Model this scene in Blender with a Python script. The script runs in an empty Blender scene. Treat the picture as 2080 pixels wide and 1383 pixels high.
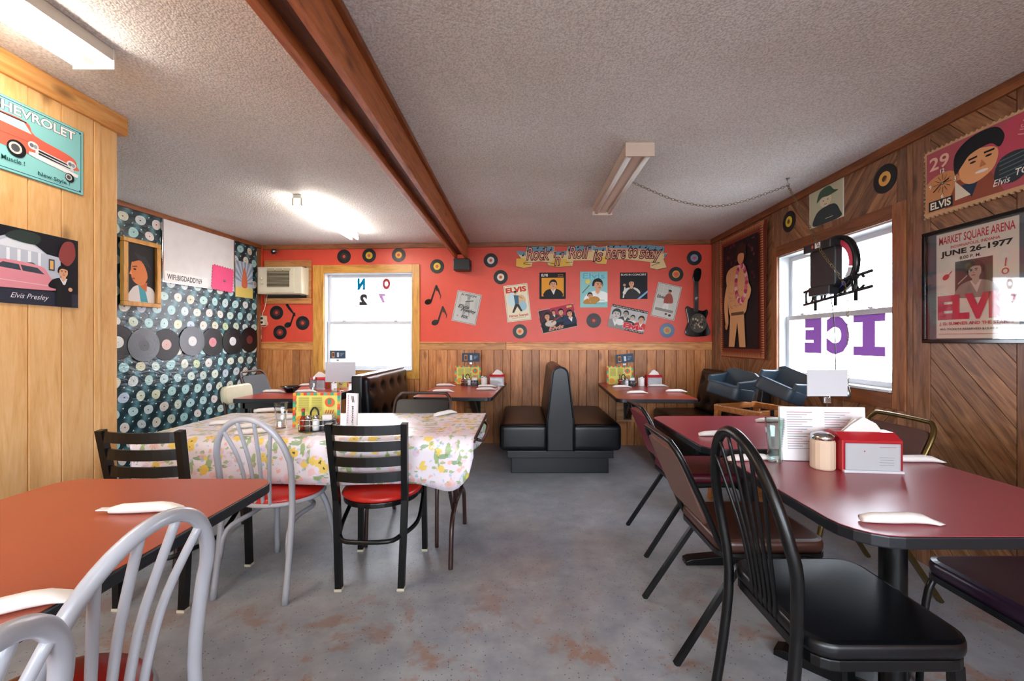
import bpy, bmesh, math, random
from mathutils import Vector, Matrix
random.seed(7)
SC = bpy.context.scene
COL = SC.collection
# ------------------------------------------------------------------ camera
F, CX, CY, H0 = 880.0, 1060.0, 692.0, 1.25        # focal length and vanishing point in photo pixels, eye height
CEIL = 2.45
cam_d = bpy.data.cameras.new('camera'); cam = bpy.data.objects.new('camera', cam_d); COL.objects.link(cam)
cam_d.sensor_width = 36; cam_d.lens = 36 * F / 2080
cam_d.shift_x = -(CX - 1040) / 2080; cam_d.shift_y = (CY - 691.5) / 2080
cam_d.clip_start = .02
cam.location = (0, 0, H0); cam.rotation_euler = (math.pi / 2, 0, 0)
SC.camera = cam
# ------------------------------------------------------------------ world / exposure
w = bpy.data.worlds.new('sky'); SC.world = w; w.use_nodes = True
bg = w.node_tree.nodes['Background']
bg.inputs[0].default_value = (.86, .93, 1, 1); bg.inputs[1].default_value = 9
SC.view_settings.view_transform = 'Standard'; SC.view_settings.look = 'None'
SC.view_settings.gamma = 1; SC.view_settings.use_curve_mapping = False
SC.view_settings.exposure = 1.2
try:
    SC.cycles.max_bounces = 7; SC.cycles.diffuse_bounces = 4; SC.cycles.transparent_max_bounces = 12
    SC.cycles.sample_clamp_indirect = 6; SC.cycles.caustics_reflective = False; SC.cycles.caustics_refractive = False
except Exception: pass
TUBE_W = 27.0       # emission of the lit fluorescent tubes
# ------------------------------------------------------------------ pixel -> place
def on_z(px, py, z): Y = (H0 - z) * F / (py - CY); return Vector(((px - CX) * Y / F, Y, z))
def on_wall(px, py, fr):
    o, a = fr; d = Vector(((px - CX) / F, 1, (CY - py) / F)); n = Vector((math.sin(a), -math.cos(a), 0))
    t = n.dot(o - Vector((0, 0, H0))) / n.dot(d); return Vector((0, 0, H0)) + d * t
def loc2(p, fr):    # world -> (s along wall, z)
    o, a = fr; q = p - o; return q.x * math.cos(a) + q.y * math.sin(a), p.z
BACK = (Vector((0, 5.2806, 0)), math.atan(-.0575))
LEFT = (Vector((-3.37, 4.55, 0)), math.atan2(1.74, .16))
RIGHT = (Vector((2.26, 0, 0)), -math.pi / 2)
PART = (Vector((-2.155, 0, 0)), math.pi / 2)
# ------------------------------------------------------------------ colours and materials
def L(c):
    if isinstance(c, str):
        c = tuple(int(c[i:i + 2], 16) / 255 for i in (0, 2, 4))
    return tuple(x / 12.92 if x <= .04045 else ((x + .055) / 1.055) ** 2.4 for x in c[:3]) + (1,)
MATS = {}
class N:
    def __init__(s, name):
        s.m = bpy.data.materials.new(name); s.m.use_nodes = True; s.t = s.m.node_tree
        s.b = s.t.nodes['Principled BSDF']; MATS[name] = s.m
    def n(s, kind, **kw):
        x = s.t.nodes.new(kind)
        for k, v in kw.items():
            if k.startswith('i_'):
                k = k[2:]; k = int(k) if k.isdigit() else k.replace('_', ' ')
                x.inputs[k].default_value = v
            else: setattr(x, k, v)
        return x
    def l(s, a, b): s.t.links.new(a, b)
    def math(s, op, a, b=None, c=None, clamp=False):
        x = s.n('ShaderNodeMath', operation=op, use_clamp=clamp)
        for i, v in enumerate((a, b, c)):
            if v is None: continue
            if isinstance(v, (int, float)): x.inputs[i].default_value = v
            else: s.l(v, x.inputs[i])
        return x.outputs[0]
    def mix(s, f, a, b, blend='MIX'):
        x = s.n('ShaderNodeMix', data_type='RGBA', blend_type=blend)
        for i, v in ((0, f), (6, a), (7, b)):
            if isinstance(v, (int, float)): x.inputs[i].default_value = v
            elif isinstance(v, tuple): x.inputs[i].default_value = v
            else: s.l(v, x.inputs[i])
        return x.outputs[2]
    def ramp(s, f, stops):
        x = s.n('ShaderNodeValToRGB'); e = x.color_ramp.elements
        while len(e) < len(stops): e.new(.5)
        for q, (p, c) in zip(e, stops): q.position = p; q.color = c
        s.l(f, x.inputs[0]); return x.outputs[0]
    def bump(s, h, st=.3, d=.01):
        x = s.n('ShaderNodeBump'); x.inputs['Strength'].default_value = st; x.inputs['Distance'].default_value = d
        s.l(h, x.inputs['Height']); s.l(x.outputs[0], s.b.inputs['Normal'])
    def coord(s, scale=(1, 1, 1), rnd=True, rot=(0, 0, 0)):
        tc = s.n('ShaderNodeTexCoord'); v = tc.outputs['Object']
        if rnd:
            oi = s.n('ShaderNodeObjectInfo'); k = s.math('MULTIPLY', oi.outputs['Random'], 37.0)
            a = s.n('ShaderNodeVectorMath', operation='ADD'); s.l(v, a.inputs[0])
            cb = s.n('ShaderNodeCombineXYZ'); [s.l(k, cb.inputs[i]) for i in range(3)]
            s.l(cb.outputs[0], a.inputs[1]); v = a.outputs[0]
        mp = s.n('ShaderNodeMapping'); mp.inputs['Scale'].default_value = scale; mp.inputs['Rotation'].default_value = rot
        s.l(v, mp.inputs['Vector']); return mp.outputs[0]
    def noise(s, v, sc, det=3, rough=.5, dist=0):
        x = s.n('ShaderNodeTexNoise'); x.inputs['Scale'].default_value = sc; x.inputs['Detail'].default_value = det
        x.inputs['Roughness'].default_value = rough; x.inputs['Distortion'].default_value = dist
        s.l(v, x.inputs['Vector']); return x.outputs['Fac']
    def voro(s, v, sc, out='Distance', rnd=1, feature='F1'):
        x = s.n('ShaderNodeTexVoronoi', feature=feature); x.inputs['Scale'].default_value = sc
        x.inputs['Randomness'].default_value = rnd; s.l(v, x.inputs['Vector']); return x.outputs[out]
def plain(name, col, rough=.5, metal=0, spec=.5, bump=0, bscale=200, **kw):
    if name in MATS: return MATS[name]
    s = N(name); s.b.inputs['Base Color'].default_value = L(col); s.b.inputs['Roughness'].default_value = rough
    s.b.inputs['Metallic'].default_value = metal; s.b.inputs['Specular IOR Level'].default_value = spec
    v = s.coord(rnd=False); f = s.noise(v, 9, 3)
    c = s.mix(f, L(col), tuple(x * .82 for x in L(col)[:3]) + (1,)); s.l(c, s.b.inputs['Base Color'])
    if bump: s.bump(s.noise(v, bscale, 2), bump, .002)
    for k, q in kw.items(): s.b.inputs[k.replace('_', ' ')].default_value = q
    return s.m
def wood(name, light, mid, dark, axis='Z', rough=.45, knots=True, var=.25, grain=1.0):
    s = N(name)
    st = {'X': (.12, 1, 1), 'Y': (1, .12, 1), 'Z': (1, 1, .12)}[axis]
    v = s.coord(st)
    g = s.noise(v, 22 * grain, 5, .6, 1.2); g2 = s.noise(v, 95 * grain, 3, .6, .4)
    f = s.math('ADD', s.math('MULTIPLY', g, .75), s.math('MULTIPLY', g2, .3))
    c = s.ramp(f, [(.32, L(dark)), (.5, L(mid)), (.68, L(light))])
    if knots:
        kv = s.coord({'X': (.45, 1, 1), 'Y': (1, .45, 1), 'Z': (1, 1, .45)}[axis])
        d = s.voro(kv, 4.2)
        k = s.ramp(d, [(.05, (1, 1, 1, 1)), (.13, (0, 0, 0, 1))])
        kc = s.mix(.6, L(dark), (.02, .008, .004, 1))
        c = s.mix(s.math('MULTIPLY', k, .75), c, kc)
    oi = s.n('ShaderNodeObjectInfo')
    b = s.math('MULTIPLY_ADD', oi.outputs['Random'], var * 2, 1 - var)
    hs = s.n('ShaderNodeHueSaturation'); s.l(b, hs.inputs['Value']); s.l(c, hs.inputs['Color'])
    s.l(hs.outputs[0], s.b.inputs['Base Color']); s.b.inputs['Roughness'].default_value = rough
    s.bump(f, .12, .003); return s.m
wood('pine_wainscot', 'c98c55', 'b3713c', '8a4d22', rough=.42)
wood('pine_rail', 'd29a5c', 'bb7c42', '8c5224', axis='X', rough=.42)
wood('pine_golden', 'e8bd86', 'dfae70', 'cf9a5a', rough=.38, var=.1)
wood('pine_golden_x', 'dba869', 'cf9250', 'b07438', axis='X', rough=.4, var=.1)
wood('pine_yellow', 'd8a24c', 'c58c38', '96601f', rough=.38, var=.1)
wood('pine_yellow_x', 'd8a24c', 'c58c38', '96601f', axis='X', rough=.38, var=.1)
wood('walnut', '9b6d4c', '7d5338', '4c2e1c', rough=.35, var=.2)
wood('walnut_x', 'a87a54', '835839', '4c2e1c', axis='X', rough=.35, var=.28)
wood('cedar_trim_y', '9a5a30', '84451f', '5a2b12', axis='Y', rough=.5, knots=False)
wood('cedar_trim_x', '94582f', '7c4522', '502a12', axis='X', rough=.5, knots=False)
wood('cedar_trim_z', '9c673e', '85502c', '5a3018', axis='Z', rough=.4, knots=False, var=.1)
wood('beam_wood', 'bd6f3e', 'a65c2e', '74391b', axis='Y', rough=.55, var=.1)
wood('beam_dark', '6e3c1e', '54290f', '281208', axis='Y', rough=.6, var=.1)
wood('highchair_wood', 'b87a44', '9c5f30', '6f3f1c', axis='X', rough=.35, knots=False)
plain('red_paint', 'dd4a32', .42, bump=.1, bscale=60)
plain('white_vinyl', 'd3d6da', .35)
plain('black_metal', '08090b', .32, spec=.4)
plain('black_fabric', '101114', .6)
plain('reflector_grey', '8f8d86', .5)
plain('black_vinyl', '080a0f', .33, spec=.45, bump=.12, bscale=50)
plain('black_edge', '10141a', .4)
plain('grey_tube', 'b3b5bd', .28, spec=.6)
plain('red_vinyl', 'c5251c', .3, bump=.06, bscale=60)
plain('burgundy_vinyl', '5e1a2b', .33, bump=.08, bscale=80)
plain('brown_vinyl', '4a2a20', .36, bump=.08, bscale=80)
plain('rose_vinyl', '7a2b35', .4)
plain('taupe_back', '6e4f45', .5)
plain('purple_vinyl', '2c1a2e', .3, bump=.08, bscale=80)
plain('brown_tube', '3a231e', .35)
plain('brass_tube', '6b5a34', .25, metal=.8)
plain('cream_vinyl', 'd9d3b4', .4)
plain('paper', 'eeeae6', .7)
plain('napkin', 'efe9e4', .85, bump=.2, bscale=120)
plain('plastic_red', 'b5202a', .3)
plain('clear_face', 'd5d6dc', .12)
plain('chrome', 'c9c9cc', .15, metal=1)
plain('steel', '8d8c88', .3, metal=.9)
plain('cream_plastic', 'ddd6bd', .45)
plain('grille_tan', 'b9ae8c', .5)
plain('dark_gap', '1a1815', .7)
plain('fixture_white', 'e6e2d6', .4)
plain('fixture_pink', 'd8c3b2', .45)
plain('black_plastic', '121417', .4)
plain('booster_blue', '24323e', .45, bump=.1, bscale=150)
plain('hot_sauce', '8e2b10', .15)
plain('green_plastic', '1d6b3c', .35)
plain('salt', 'f0f0f0', .6); plain('pepper', '5b5148', .7); plain('sugar', 'd9bfa5', .6)
plain('chain_brass', '7d6d4c', .35, metal=.8)
plain('vinyl_disc', '0b0c0e', .38, spec=.4)
plain('siding_white', 'f2f2f0', .6)
plain('gravel', 'a9a7a0', .9)
plain('plaster', 'cfc9c2', .8)
plain('tapestry_fringe', '8c3a2c', .9)
plain('black_gloss', '08090b', .12)
def glass_mat(name, tint, alpha):
    s = N(name); s.t.nodes.remove(s.b)
    tr = s.n('ShaderNodeBsdfTransparent'); tr.inputs[0].default_value = tint
    gl = s.n('ShaderNodeBsdfGlossy'); gl.inputs['Roughness'].default_value = .03
    lw = s.n('ShaderNodeLayerWeight'); lw.inputs[0].default_value = .5; fc = s.math('MULTIPLY_ADD', s.math('POWER', lw.outputs['Facing'], 4), .9, .035)
    mx = s.n('ShaderNodeMixShader'); f = s.math('MULTIPLY', fc, alpha, clamp=True)
    s.l(f, mx.inputs[0]); s.l(tr.outputs[0], mx.inputs[1]); s.l(gl.outputs[0], mx.inputs[2])
    s.l(mx.outputs[0], s.t.nodes['Material Output'].inputs[0]); return s.m
glass_mat('window_glass', (.97, .98, 1, 1), .6)
glass_mat('frame_glass', (.97, .97, .97, 1), 1.6)
glass_mat('tumbler_glass', (.86, .95, .93, 1), 2.0)
glass_mat('clear_glass', (.92, .93, .93, 1), 1.8)
def ink(name, col, k):          # window paint: lets a little daylight through, coloured
    s = N(name); s.t.nodes.remove(s.b); c = L(col)
    tr = s.n('ShaderNodeBsdfTransparent'); tr.inputs[0].default_value = (c[0] * k, c[1] * k, c[2] * k, 1)
    df = s.n('ShaderNodeBsdfDiffuse'); df.inputs[0].default_value = c
    mx = s.n('ShaderNodeMixShader'); mx.inputs[0].default_value = .5; s.l(tr.outputs[0], mx.inputs[1]); s.l(df.outputs[0], mx.inputs[2])
    s.l(mx.outputs[0], s.t.nodes['Material Output'].inputs[0]); return s.m
ink('ink_purple', 'b070d0', .035); ink('ink_blue', '1590c0', .03); ink('ink_red', 'd05a5a', .035); ink('ink_grey', '4a4a4a', .03); ink('ink_pink', 'e0b0e8', .05)
def emit(name, col, st):
    s = N(name); s.b.inputs['Base Color'].default_value = L(col); s.b.inputs['Emission Color'].default_value = L(col)
    s.b.inputs['Emission Strength'].default_value = st; return s.m
emit('tube_lit', 'fff6ea', TUBE_W); plain('tube_off', 'e8e6e2', .25)
def print_mat():
    s = N('print'); a = s.n('ShaderNodeVertexColor', layer_name='Col'); s.l(a.outputs[0], s.b.inputs['Base Color'])
    s.b.inputs['Roughness'].default_value = .55; s.b.inputs['Specular IOR Level'].default_value = .3; return s.m
print_mat()
def m_ceiling():
    s = N('popcorn'); v = s.coord(rnd=False)
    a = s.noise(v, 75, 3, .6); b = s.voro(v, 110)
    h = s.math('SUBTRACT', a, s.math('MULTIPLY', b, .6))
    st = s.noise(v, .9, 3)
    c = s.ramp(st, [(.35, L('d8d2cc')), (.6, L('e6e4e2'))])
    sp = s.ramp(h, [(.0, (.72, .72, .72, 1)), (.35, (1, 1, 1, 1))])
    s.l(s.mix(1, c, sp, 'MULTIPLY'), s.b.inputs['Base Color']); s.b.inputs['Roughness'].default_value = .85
    s.bump(h, .42, .01)
m_ceiling()
def m_floor():
    s = N('concrete'); v = s.coord(rnd=False)
    big = s.noise(v, 1.6, 4, .6); mid = s.noise(v, 7, 5, .65)
    c = s.ramp(mid, [(.3, L('848a94')), (.55, L('999da4')), (.75, L('abaeb2'))])
    warm = s.ramp(big, [(.45, (0, 0, 0, 1)), (.62, (1, 1, 1, 1))])
    c = s.mix(s.math('MULTIPLY', warm, .3), c, L('9a9188'))
    rn = s.noise(v, 3.3, 6, .7, .3); rust = s.ramp(rn, [(.53, (0, 0, 0, 1)), (.6, (1, 1, 1, 1))])
    # worn patches where the coating has come off
    px = s.n('ShaderNodeSeparateXYZ'); s.l(v, px.inputs[0])
    near = s.math('MULTIPLY_ADD', px.outputs[1], -.9, 2.3, clamp=True)
    c = s.mix(s.math('MULTIPLY', s.math('MULTIPLY', rust, near), .75), c, L('94613c'))
    sp = s.voro(v, 48, 'Distance'); spk = s.ramp(sp, [(.1, (1, 1, 1, 1)), (.16, (0, 0, 0, 1))])
    
    c = s.mix(s.math('MULTIPLY', spk, .8), c, L('1f2226'))
    s.l(c, s.b.inputs['Base Color'])
    r = s.ramp(mid, [(.3, (.3, .3, .3, 1)), (.7, (.36, .36, .36, 1))]); s.l(r, s.b.inputs['Roughness'])
    s.bump(mid, .08, .01)
m_floor()
def m_records():      # plastic sheet printed with rows of records; object coords: X along wall, Z up
    s = N('record_print'); v = s.coord(rnd=False)
    sx = s.n('ShaderNodeSeparateXYZ'); s.l(v, sx.inputs[0]); S, R = .152, .2633
    wob = s.noise(v, 3.5, 2); wx = s.math('MULTIPLY_ADD', wob, .09, sx.outputs[0]); wz = s.math('MULTIPLY_ADD', wob, .07, sx.outputs[2])
    def lat(ox, oz):
        a = s.math('ADD', wx, ox + 20 * S); b = s.math('ADD', wz, oz + 20 * R)
        fa = s.math('SUBTRACT', s.math('MODULO', a, S), S / 2); fb = s.math('SUBTRACT', s.math('MODULO', b, R), R / 2)
        d = s.math('SQRT', s.math('ADD', s.math('MULTIPLY', fa, fa), s.math('MULTIPLY', fb, fb)))
        return d, s.math('FLOOR', s.math('DIVIDE', a, S)), s.math('FLOOR', s.math('DIVIDE', b, R)), fa, fb
    A = lat(0, 0); B = lat(S / 2, R / 2)
    use = s.math('LESS_THAN', A[0], B[0])
    def pick(i, off=0):
        x = s.n('ShaderNodeMix', data_type='FLOAT'); s.l(use, x.inputs[0])
        b = s.math('ADD', B[i], off) if off else B[i]
        s.l(b, x.inputs[2]); s.l(A[i], x.inputs[3]); return x.outputs[0]
    d = pick(0); cx = pick(1, 57); cz = pick(2, 91); fa = pick(3); fb = pick(4)
    cb = s.n('ShaderNodeCombineXYZ'); s.l(cx, cb.inputs[0]); s.l(cz, cb.inputs[1])
    wn = s.n('ShaderNodeTexWhiteNoise', noise_dimensions='2D'); s.l(cb.outputs[0], wn.inputs['Vector'])
    lab = s.ramp(wn.outputs['Value'], [(.0, L('e6ecec')), (.35, L('a9dfe0')), (.55, L('e9efd6')), (.7, L('f2e4de')), (.82, L('d3e39a')), (1, L('c9d6ea'))])
    ln = s.noise(v, 70, 2); lab = s.mix(s.math('MULTIPLY', ln, .45), lab, L('7c99a0'))
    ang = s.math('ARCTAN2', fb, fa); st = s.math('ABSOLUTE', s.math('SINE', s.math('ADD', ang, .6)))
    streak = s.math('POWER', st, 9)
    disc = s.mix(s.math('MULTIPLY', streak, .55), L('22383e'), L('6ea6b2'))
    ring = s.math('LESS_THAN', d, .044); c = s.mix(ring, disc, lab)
    hole = s.math('LESS_THAN', d, .006); c = s.mix(hole, c, L('2c3b40'))
    out = s.math('GREATER_THAN', d, .0835); c = s.mix(out, c, L('e4ecea'))
    s.l(c, s.b.inputs['Base Color']); s.b.inputs['Roughness'].default_value = .22
    wr = s.noise(s.coord((1, 1, 2.2), rnd=False), 7, 4, .6, .8); s.bump(wr, .5, .02)
m_records()
def m_cloth():
    s = N('floral_cloth'); v = s.coord(rnd=False)
    base = s.mix(s.noise(v, 2, 2), L('efe8ee'), L('e4dce8'))
    def blob(sc, r0, r1, col, seed, amt=1.0, stretch=(1, 1, 1)):
        mp = s.n('ShaderNodeMapping'); mp.inputs['Location'].default_value = (seed, seed * .7, seed * .3); mp.inputs['Scale'].default_value = stretch
        s.l(v, mp.inputs['Vector']); vv = mp.outputs[0]
        ds = s.noise(vv, 60, 2); a = s.n('ShaderNodeVectorMath', operation='ADD'); s.l(vv, a.inputs[0])
        k = s.n('ShaderNodeCombineXYZ'); q = s.math('MULTIPLY', s.math('SUBTRACT', ds, .5), .03); [s.l(q, k.inputs[i]) for i in range(3)]
        s.l(k.outputs[0], a.inputs[1])
        d = s.voro(a.outputs[0], sc); m = s.ramp(d, [(r0, (1, 1, 1, 1)), (r1, (0, 0, 0, 1))])
        return s.math('MULTIPLY', m, amt), L(col)
    c = base
    for args in ((19, .24, .28, '8fae6a', 3.1, .85, (1, 1, .35)), (20, .23, .27, '6f9a5c', 8.4, .8, (.3, 1, 1)), (19, .23, .27, '94b36c', 17.7, .8, (1, .4, 1.6)),
                 (13, .22, .28, 'eec4c8', 5.5, .75), (13, .2, .26, 'e3cbe4', 12.2, .75), (17, .17, .21, 'eeb5a4', 21, .8), (18, .15, .19, 'a9c8dc', 14.5, .8),
                 (11, .27, .31, 'ecce62', 2.2, .95), (11, .085, .105, '4a4030', 2.2, .95)):
        m, col = blob(*args); c = s.mix(m, c, col)
    s.l(c, s.b.inputs['Base Color']); s.b.inputs['Roughness'].default_value = .3
    s.bump(s.noise(v, 6, 3), .25, .02)
m_cloth()
def m_laminate(name, col, col2):
    s = N(name); v = s.coord(rnd=False); f = s.noise(v, 180, 3); g = s.noise(v, 2.5, 3)
    c = s.mix(f, L(col), L(col2)); c = s.mix(s.math('MULTIPLY', g, .25), c, L(col2)); s.l(c, s.b.inputs['Base Color'])
    s.b.inputs['Roughness'].default_value = .3; s.b.inputs['Specular IOR Level'].default_value = .45
m_laminate('laminate_brick', 'a85138', '964530'); m_laminate('laminate_rose', '9c3b48', '8e323f'); MATS['laminate_rose'].node_tree.nodes['Principled BSDF'].inputs['Specular IOR Level'].default_value = .75; m_laminate('laminate_red', 'a03c30', '8f3128')
# ------------------------------------------------------------------ mesh builders
class MB:
    def __init__(s): s.bm = bmesh.new(); s.sm = set()
    def _xf(s, vs, loc=(0, 0, 0), rot=None):
        if rot is not None:
            R = rot if isinstance(rot, Matrix) else Matrix.Rotation(rot[2], 3, 'Z') @ Matrix.Rotation(rot[1], 3, 'Y') @ Matrix.Rotation(rot[0], 3, 'X')
            for v in vs: v.co = R @ v.co
        for v in vs: v.co += Vector(loc)
    def box(s, c, d, rot=None, bev=0, seg=2):
        r = bmesh.ops.create_cube(s.bm, size=1); vs = r['verts']
        for v in vs: v.co = Vector((v.co.x * d[0], v.co.y * d[1], v.co.z * d[2]))
        if bev:
            es = list({e for v in vs for e in v.link_edges})
            q = bmesh.ops.bevel(s.bm, geom=es, offset=min(bev, min(d) * .49), segments=seg, profile=.6, affect='EDGES')
            vs = list({v for f in q['faces'] for v in f.verts} | {v for v in vs if v.is_valid})
            # faces of the whole island
            seen = set(vs); st = list(vs)
            while st:
                v = st.pop()
                for e in v.link_edges:
                    o = e.other_vert(v)
                    if o not in seen: seen.add(o); st.append(o)
            vs = list(seen)
        s._xf(vs, c, rot); return s
    def tube(s, pts, r, seg=8, closed=False, smooth=0, caps=True, sq=False, flat=1.0):
        P = [Vector(p) for p in pts]
        if smooth: P = catmull(P, smooth, closed)
        n = len(P); rr = r if isinstance(r, (list, tuple)) else [r] * n
        if len(rr) != n: rr = [rr[min(int(i * len(rr) / n), len(rr) - 1)] for i in range(n)]
        T = []
        for i in range(n):
            a = P[(i - 1) % n] if (closed or i) else P[0]; b = P[(i + 1) % n] if (closed or i < n - 1) else P[-1]
            t = (b - a); T.append(t.normalized() if t.length > 1e-9 else Vector((0, 0, 1)))
        u = T[0].orthogonal().normalized()
        if sq or flat != 1.0:
            ref = Vector((0, 0, 1)) if abs(T[0].z) < .8 else Vector((1, 0, 0)); u = (ref - T[0] * ref.dot(T[0])).normalized()
        rings = []; off = math.pi / 4 if sq else 0; seg = 4 if sq else seg; k = 2 ** .5 if sq else 1
        for i in range(n):
            t = T[i]; u = (u - t * u.dot(t)).normalized(); w_ = t.cross(u)
            rings.append([s.bm.verts.new(P[i] + (u * math.cos(off + 2 * math.pi * j / seg) + w_ * (flat * math.sin(off + 2 * math.pi * j / seg))) * rr[i] * k) for j in range(seg)])
        m = n if closed else n - 1
        for i in range(m):
            a, b = rings[i], rings[(i + 1) % n]
            for j in range(seg):
                f = s.bm.faces.new((a[j], a[(j + 1) % seg], b[(j + 1) % seg], b[j])); f.smooth = not sq
        if caps and not closed: s.bm.faces.new(rings[0][::-1]); s.bm.faces.new(rings[-1])
        return s
    def lathe(s, prof, seg=24, c=(0, 0, 0), rot=None, smooth=True, sx=1, sy=1):
        vs = []; rings = []
        for r, z in prof:
            if r < 1e-6: ring = [s.bm.verts.new((0, 0, z))]
            else: ring = [s.bm.verts.new((r * sx * math.cos(2 * math.pi * j / seg), r * sy * math.sin(2 * math.pi * j / seg), z)) for j in range(seg)]
            rings.append(ring); vs += ring
        for a, b in zip(rings, rings[1:]):
            for j in range(seg):
                q = (j + 1) % seg
                if len(a) == 1 and len(b) == 1: continue
                if len(a) == 1: f = s.bm.faces.new((a[0], b[q], b[j]))
                elif len(b) == 1: f = s.bm.faces.new((a[j], a[q], b[0]))
                else: f = s.bm.faces.new((a[j], a[q], b[q], b[j]))
                f.smooth = smooth
        s._xf(vs, c, rot); return s
    def prism(s, poly, z0, z1, plane='XY', smooth=False, bev=0):
        def mk(p, z): return {'XY': (p[0], p[1], z), 'XZ': (p[0], z, p[1]), 'YZ': (z, p[0], p[1])}[plane]
        a = [s.bm.verts.new(mk(p, z0)) for p in poly]; b = [s.bm.verts.new(mk(p, z1)) for p in poly]
        n = len(poly); fs = [s.bm.faces.new(a[::-1]), s.bm.faces.new(b)]
        for i in range(n):
            f = s.bm.faces.new((a[i], a[(i + 1) % n], b[(i + 1) % n], b[i])); f.smooth = smooth; fs.append(f)
        bmesh.ops.recalc_face_normals(s.bm, faces=fs)
        if bev:
            es = [e for e in fs[1].edges] + [e for e in fs[0].edges]
            bmesh.ops.bevel(s.bm, geom=es, offset=bev, segments=2, profile=.6, affect='EDGES')
        return s
    def ball(s, c, r, seg=14, sc=(1, 1, 1)):
        q = bmesh.ops.create_uvsphere(s.bm, u_segments=seg, v_segments=seg // 2 + 1, radius=r)
        for v in q['verts']: v.co = Vector((v.co.x * sc[0] + c[0], v.co.y * sc[1] + c[1], v.co.z * sc[2] + c[2]))
        for f in {f for v in q['verts'] for f in v.link_faces}: f.smooth = True
        return s
    def quad(s, *p): s.bm.faces.new([s.bm.verts.new(q) for q in p]); return s
    def mesh(s, name):
        me = bpy.data.meshes.new(name); s.bm.to_mesh(me); s.bm.free(); return me
def catmull(P, k, closed=False):
    n = len(P); out = []
    for i in range(n if closed else n - 1):
        g = (lambda j: P[j % n]) if closed else (lambda j: P[max(0, min(n - 1, j))])
        a, b, c, d = g(i - 1), g(i), g(i + 1), g(i + 2)
        for q in range(k):
            t = q / k
            out.append(.5 * ((2 * b) + (c - a) * t + (2 * a - 5 * b + 4 * c - d) * t * t + (3 * b - a - 3 * c + d) * t ** 3))
    if not closed: out.append(P[-1])
    return out
def rrect(w_, d, r, n=5, cx=0, cy=0):
    o = []
    for sx, sy, a0 in ((1, 1, 0), (-1, 1, 90), (-1, -1, 180), (1, -1, 270)):
        for i in range(n + 1):
            a = math.radians(a0 + 90 * i / n); o.append((cx + sx * (w_ / 2 - r) + r * math.cos(a), cy + sy * (d / 2 - r) + r * math.sin(a)))
    return o
def put(name, me, mat, parent=None, loc=(0, 0, 0), rot=(0, 0, 0)):
    if isinstance(me, MB): me = me.mesh(name)
    if mat and not me.materials: me.materials.append(MATS[mat] if isinstance(mat, str) else mat)
    o = bpy.data.objects.new(name, me); COL.objects.link(o); o.location = loc; o.rotation_euler = rot
    if parent: o.parent = parent
    return o
def thing(name, label, cat, loc=(0, 0, 0), rz=0, group=None, rot=None):
    o = bpy.data.objects.new(name, None); COL.objects.link(o); o.location = loc
    o.rotation_euler = rot if rot else (0, 0, rz); o.empty_display_size = .05
    return tag(o, label, cat, group)
def tag(o, label, cat, group=None):
    o['label'] = label; o['category'] = cat
    if group: o['group'] = group
    return o
def struct(name, mb, mat, label=None, loc=(0, 0, 0), rz=0):
    o = put(name, mb, mat, None, loc, (0, 0, rz)); o['kind'] = 'structure'
    if label: o['label'] = label
    return o
def copy_tree(o, parent=None):
    c = o.copy(); COL.objects.link(c); c.parent = parent
    for ch in list(o.children): copy_tree(ch, c)
    return c
def wall_mesh(s0, s1, z0, z1, t, hole=None):
    m = MB()
    def bx(a, b, c, d):
        if b - a > 1e-4 and d - c > 1e-4: m.box(((a + b) / 2, t / 2, (c + d) / 2), (b - a, t, d - c))
    if not hole: bx(s0, s1, z0, z1)
    else:
        a, b, c, d = hole
        bx(s0, a, z0, z1); bx(b, s1, z0, z1); bx(a, b, z0, c); bx(a, b, d, z1)
    return m
# ------------------------------------------------------------------ flat print: coloured shapes and lettering on one sheet
_tc = {}
def glyphs(txt, shear, bold):
    k = (txt, shear, bold)
    if k not in _tc:
        c = bpy.data.curves.new('lettering', 'FONT'); c.body = txt; c.shear = shear; c.offset = bold; c.resolution_u = 3
        o = bpy.data.objects.new('lettering', c); me = bpy.data.meshes.new_from_object(o)
        vs = [(v.co.x, v.co.y) for v in me.vertices]; fs = [tuple(p.vertices) for p in me.polygons]
        bpy.data.objects.remove(o); bpy.data.curves.remove(c); bpy.data.meshes.remove(me)
        _tc[k] = (vs, fs)
    return _tc[k]
def clip01(poly):
    for ax, v, sg in ((0, 0, 1), (0, 1, -1), (1, 0, 1), (1, 1, -1)):
        out = []
        for i in range(len(poly)):
            p, q = poly[i], poly[(i + 1) % len(poly)]; a = (p[ax] - v) * sg; b = (q[ax] - v) * sg
            if a >= 0: out.append(p)
            if (a >= 0) != (b >= 0): t = a / (a - b); out.append((p[0] + (q[0] - p[0]) * t, p[1] + (q[1] - p[1]) * t))
        poly = out
        if len(poly) < 3: return None
    return poly
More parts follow.
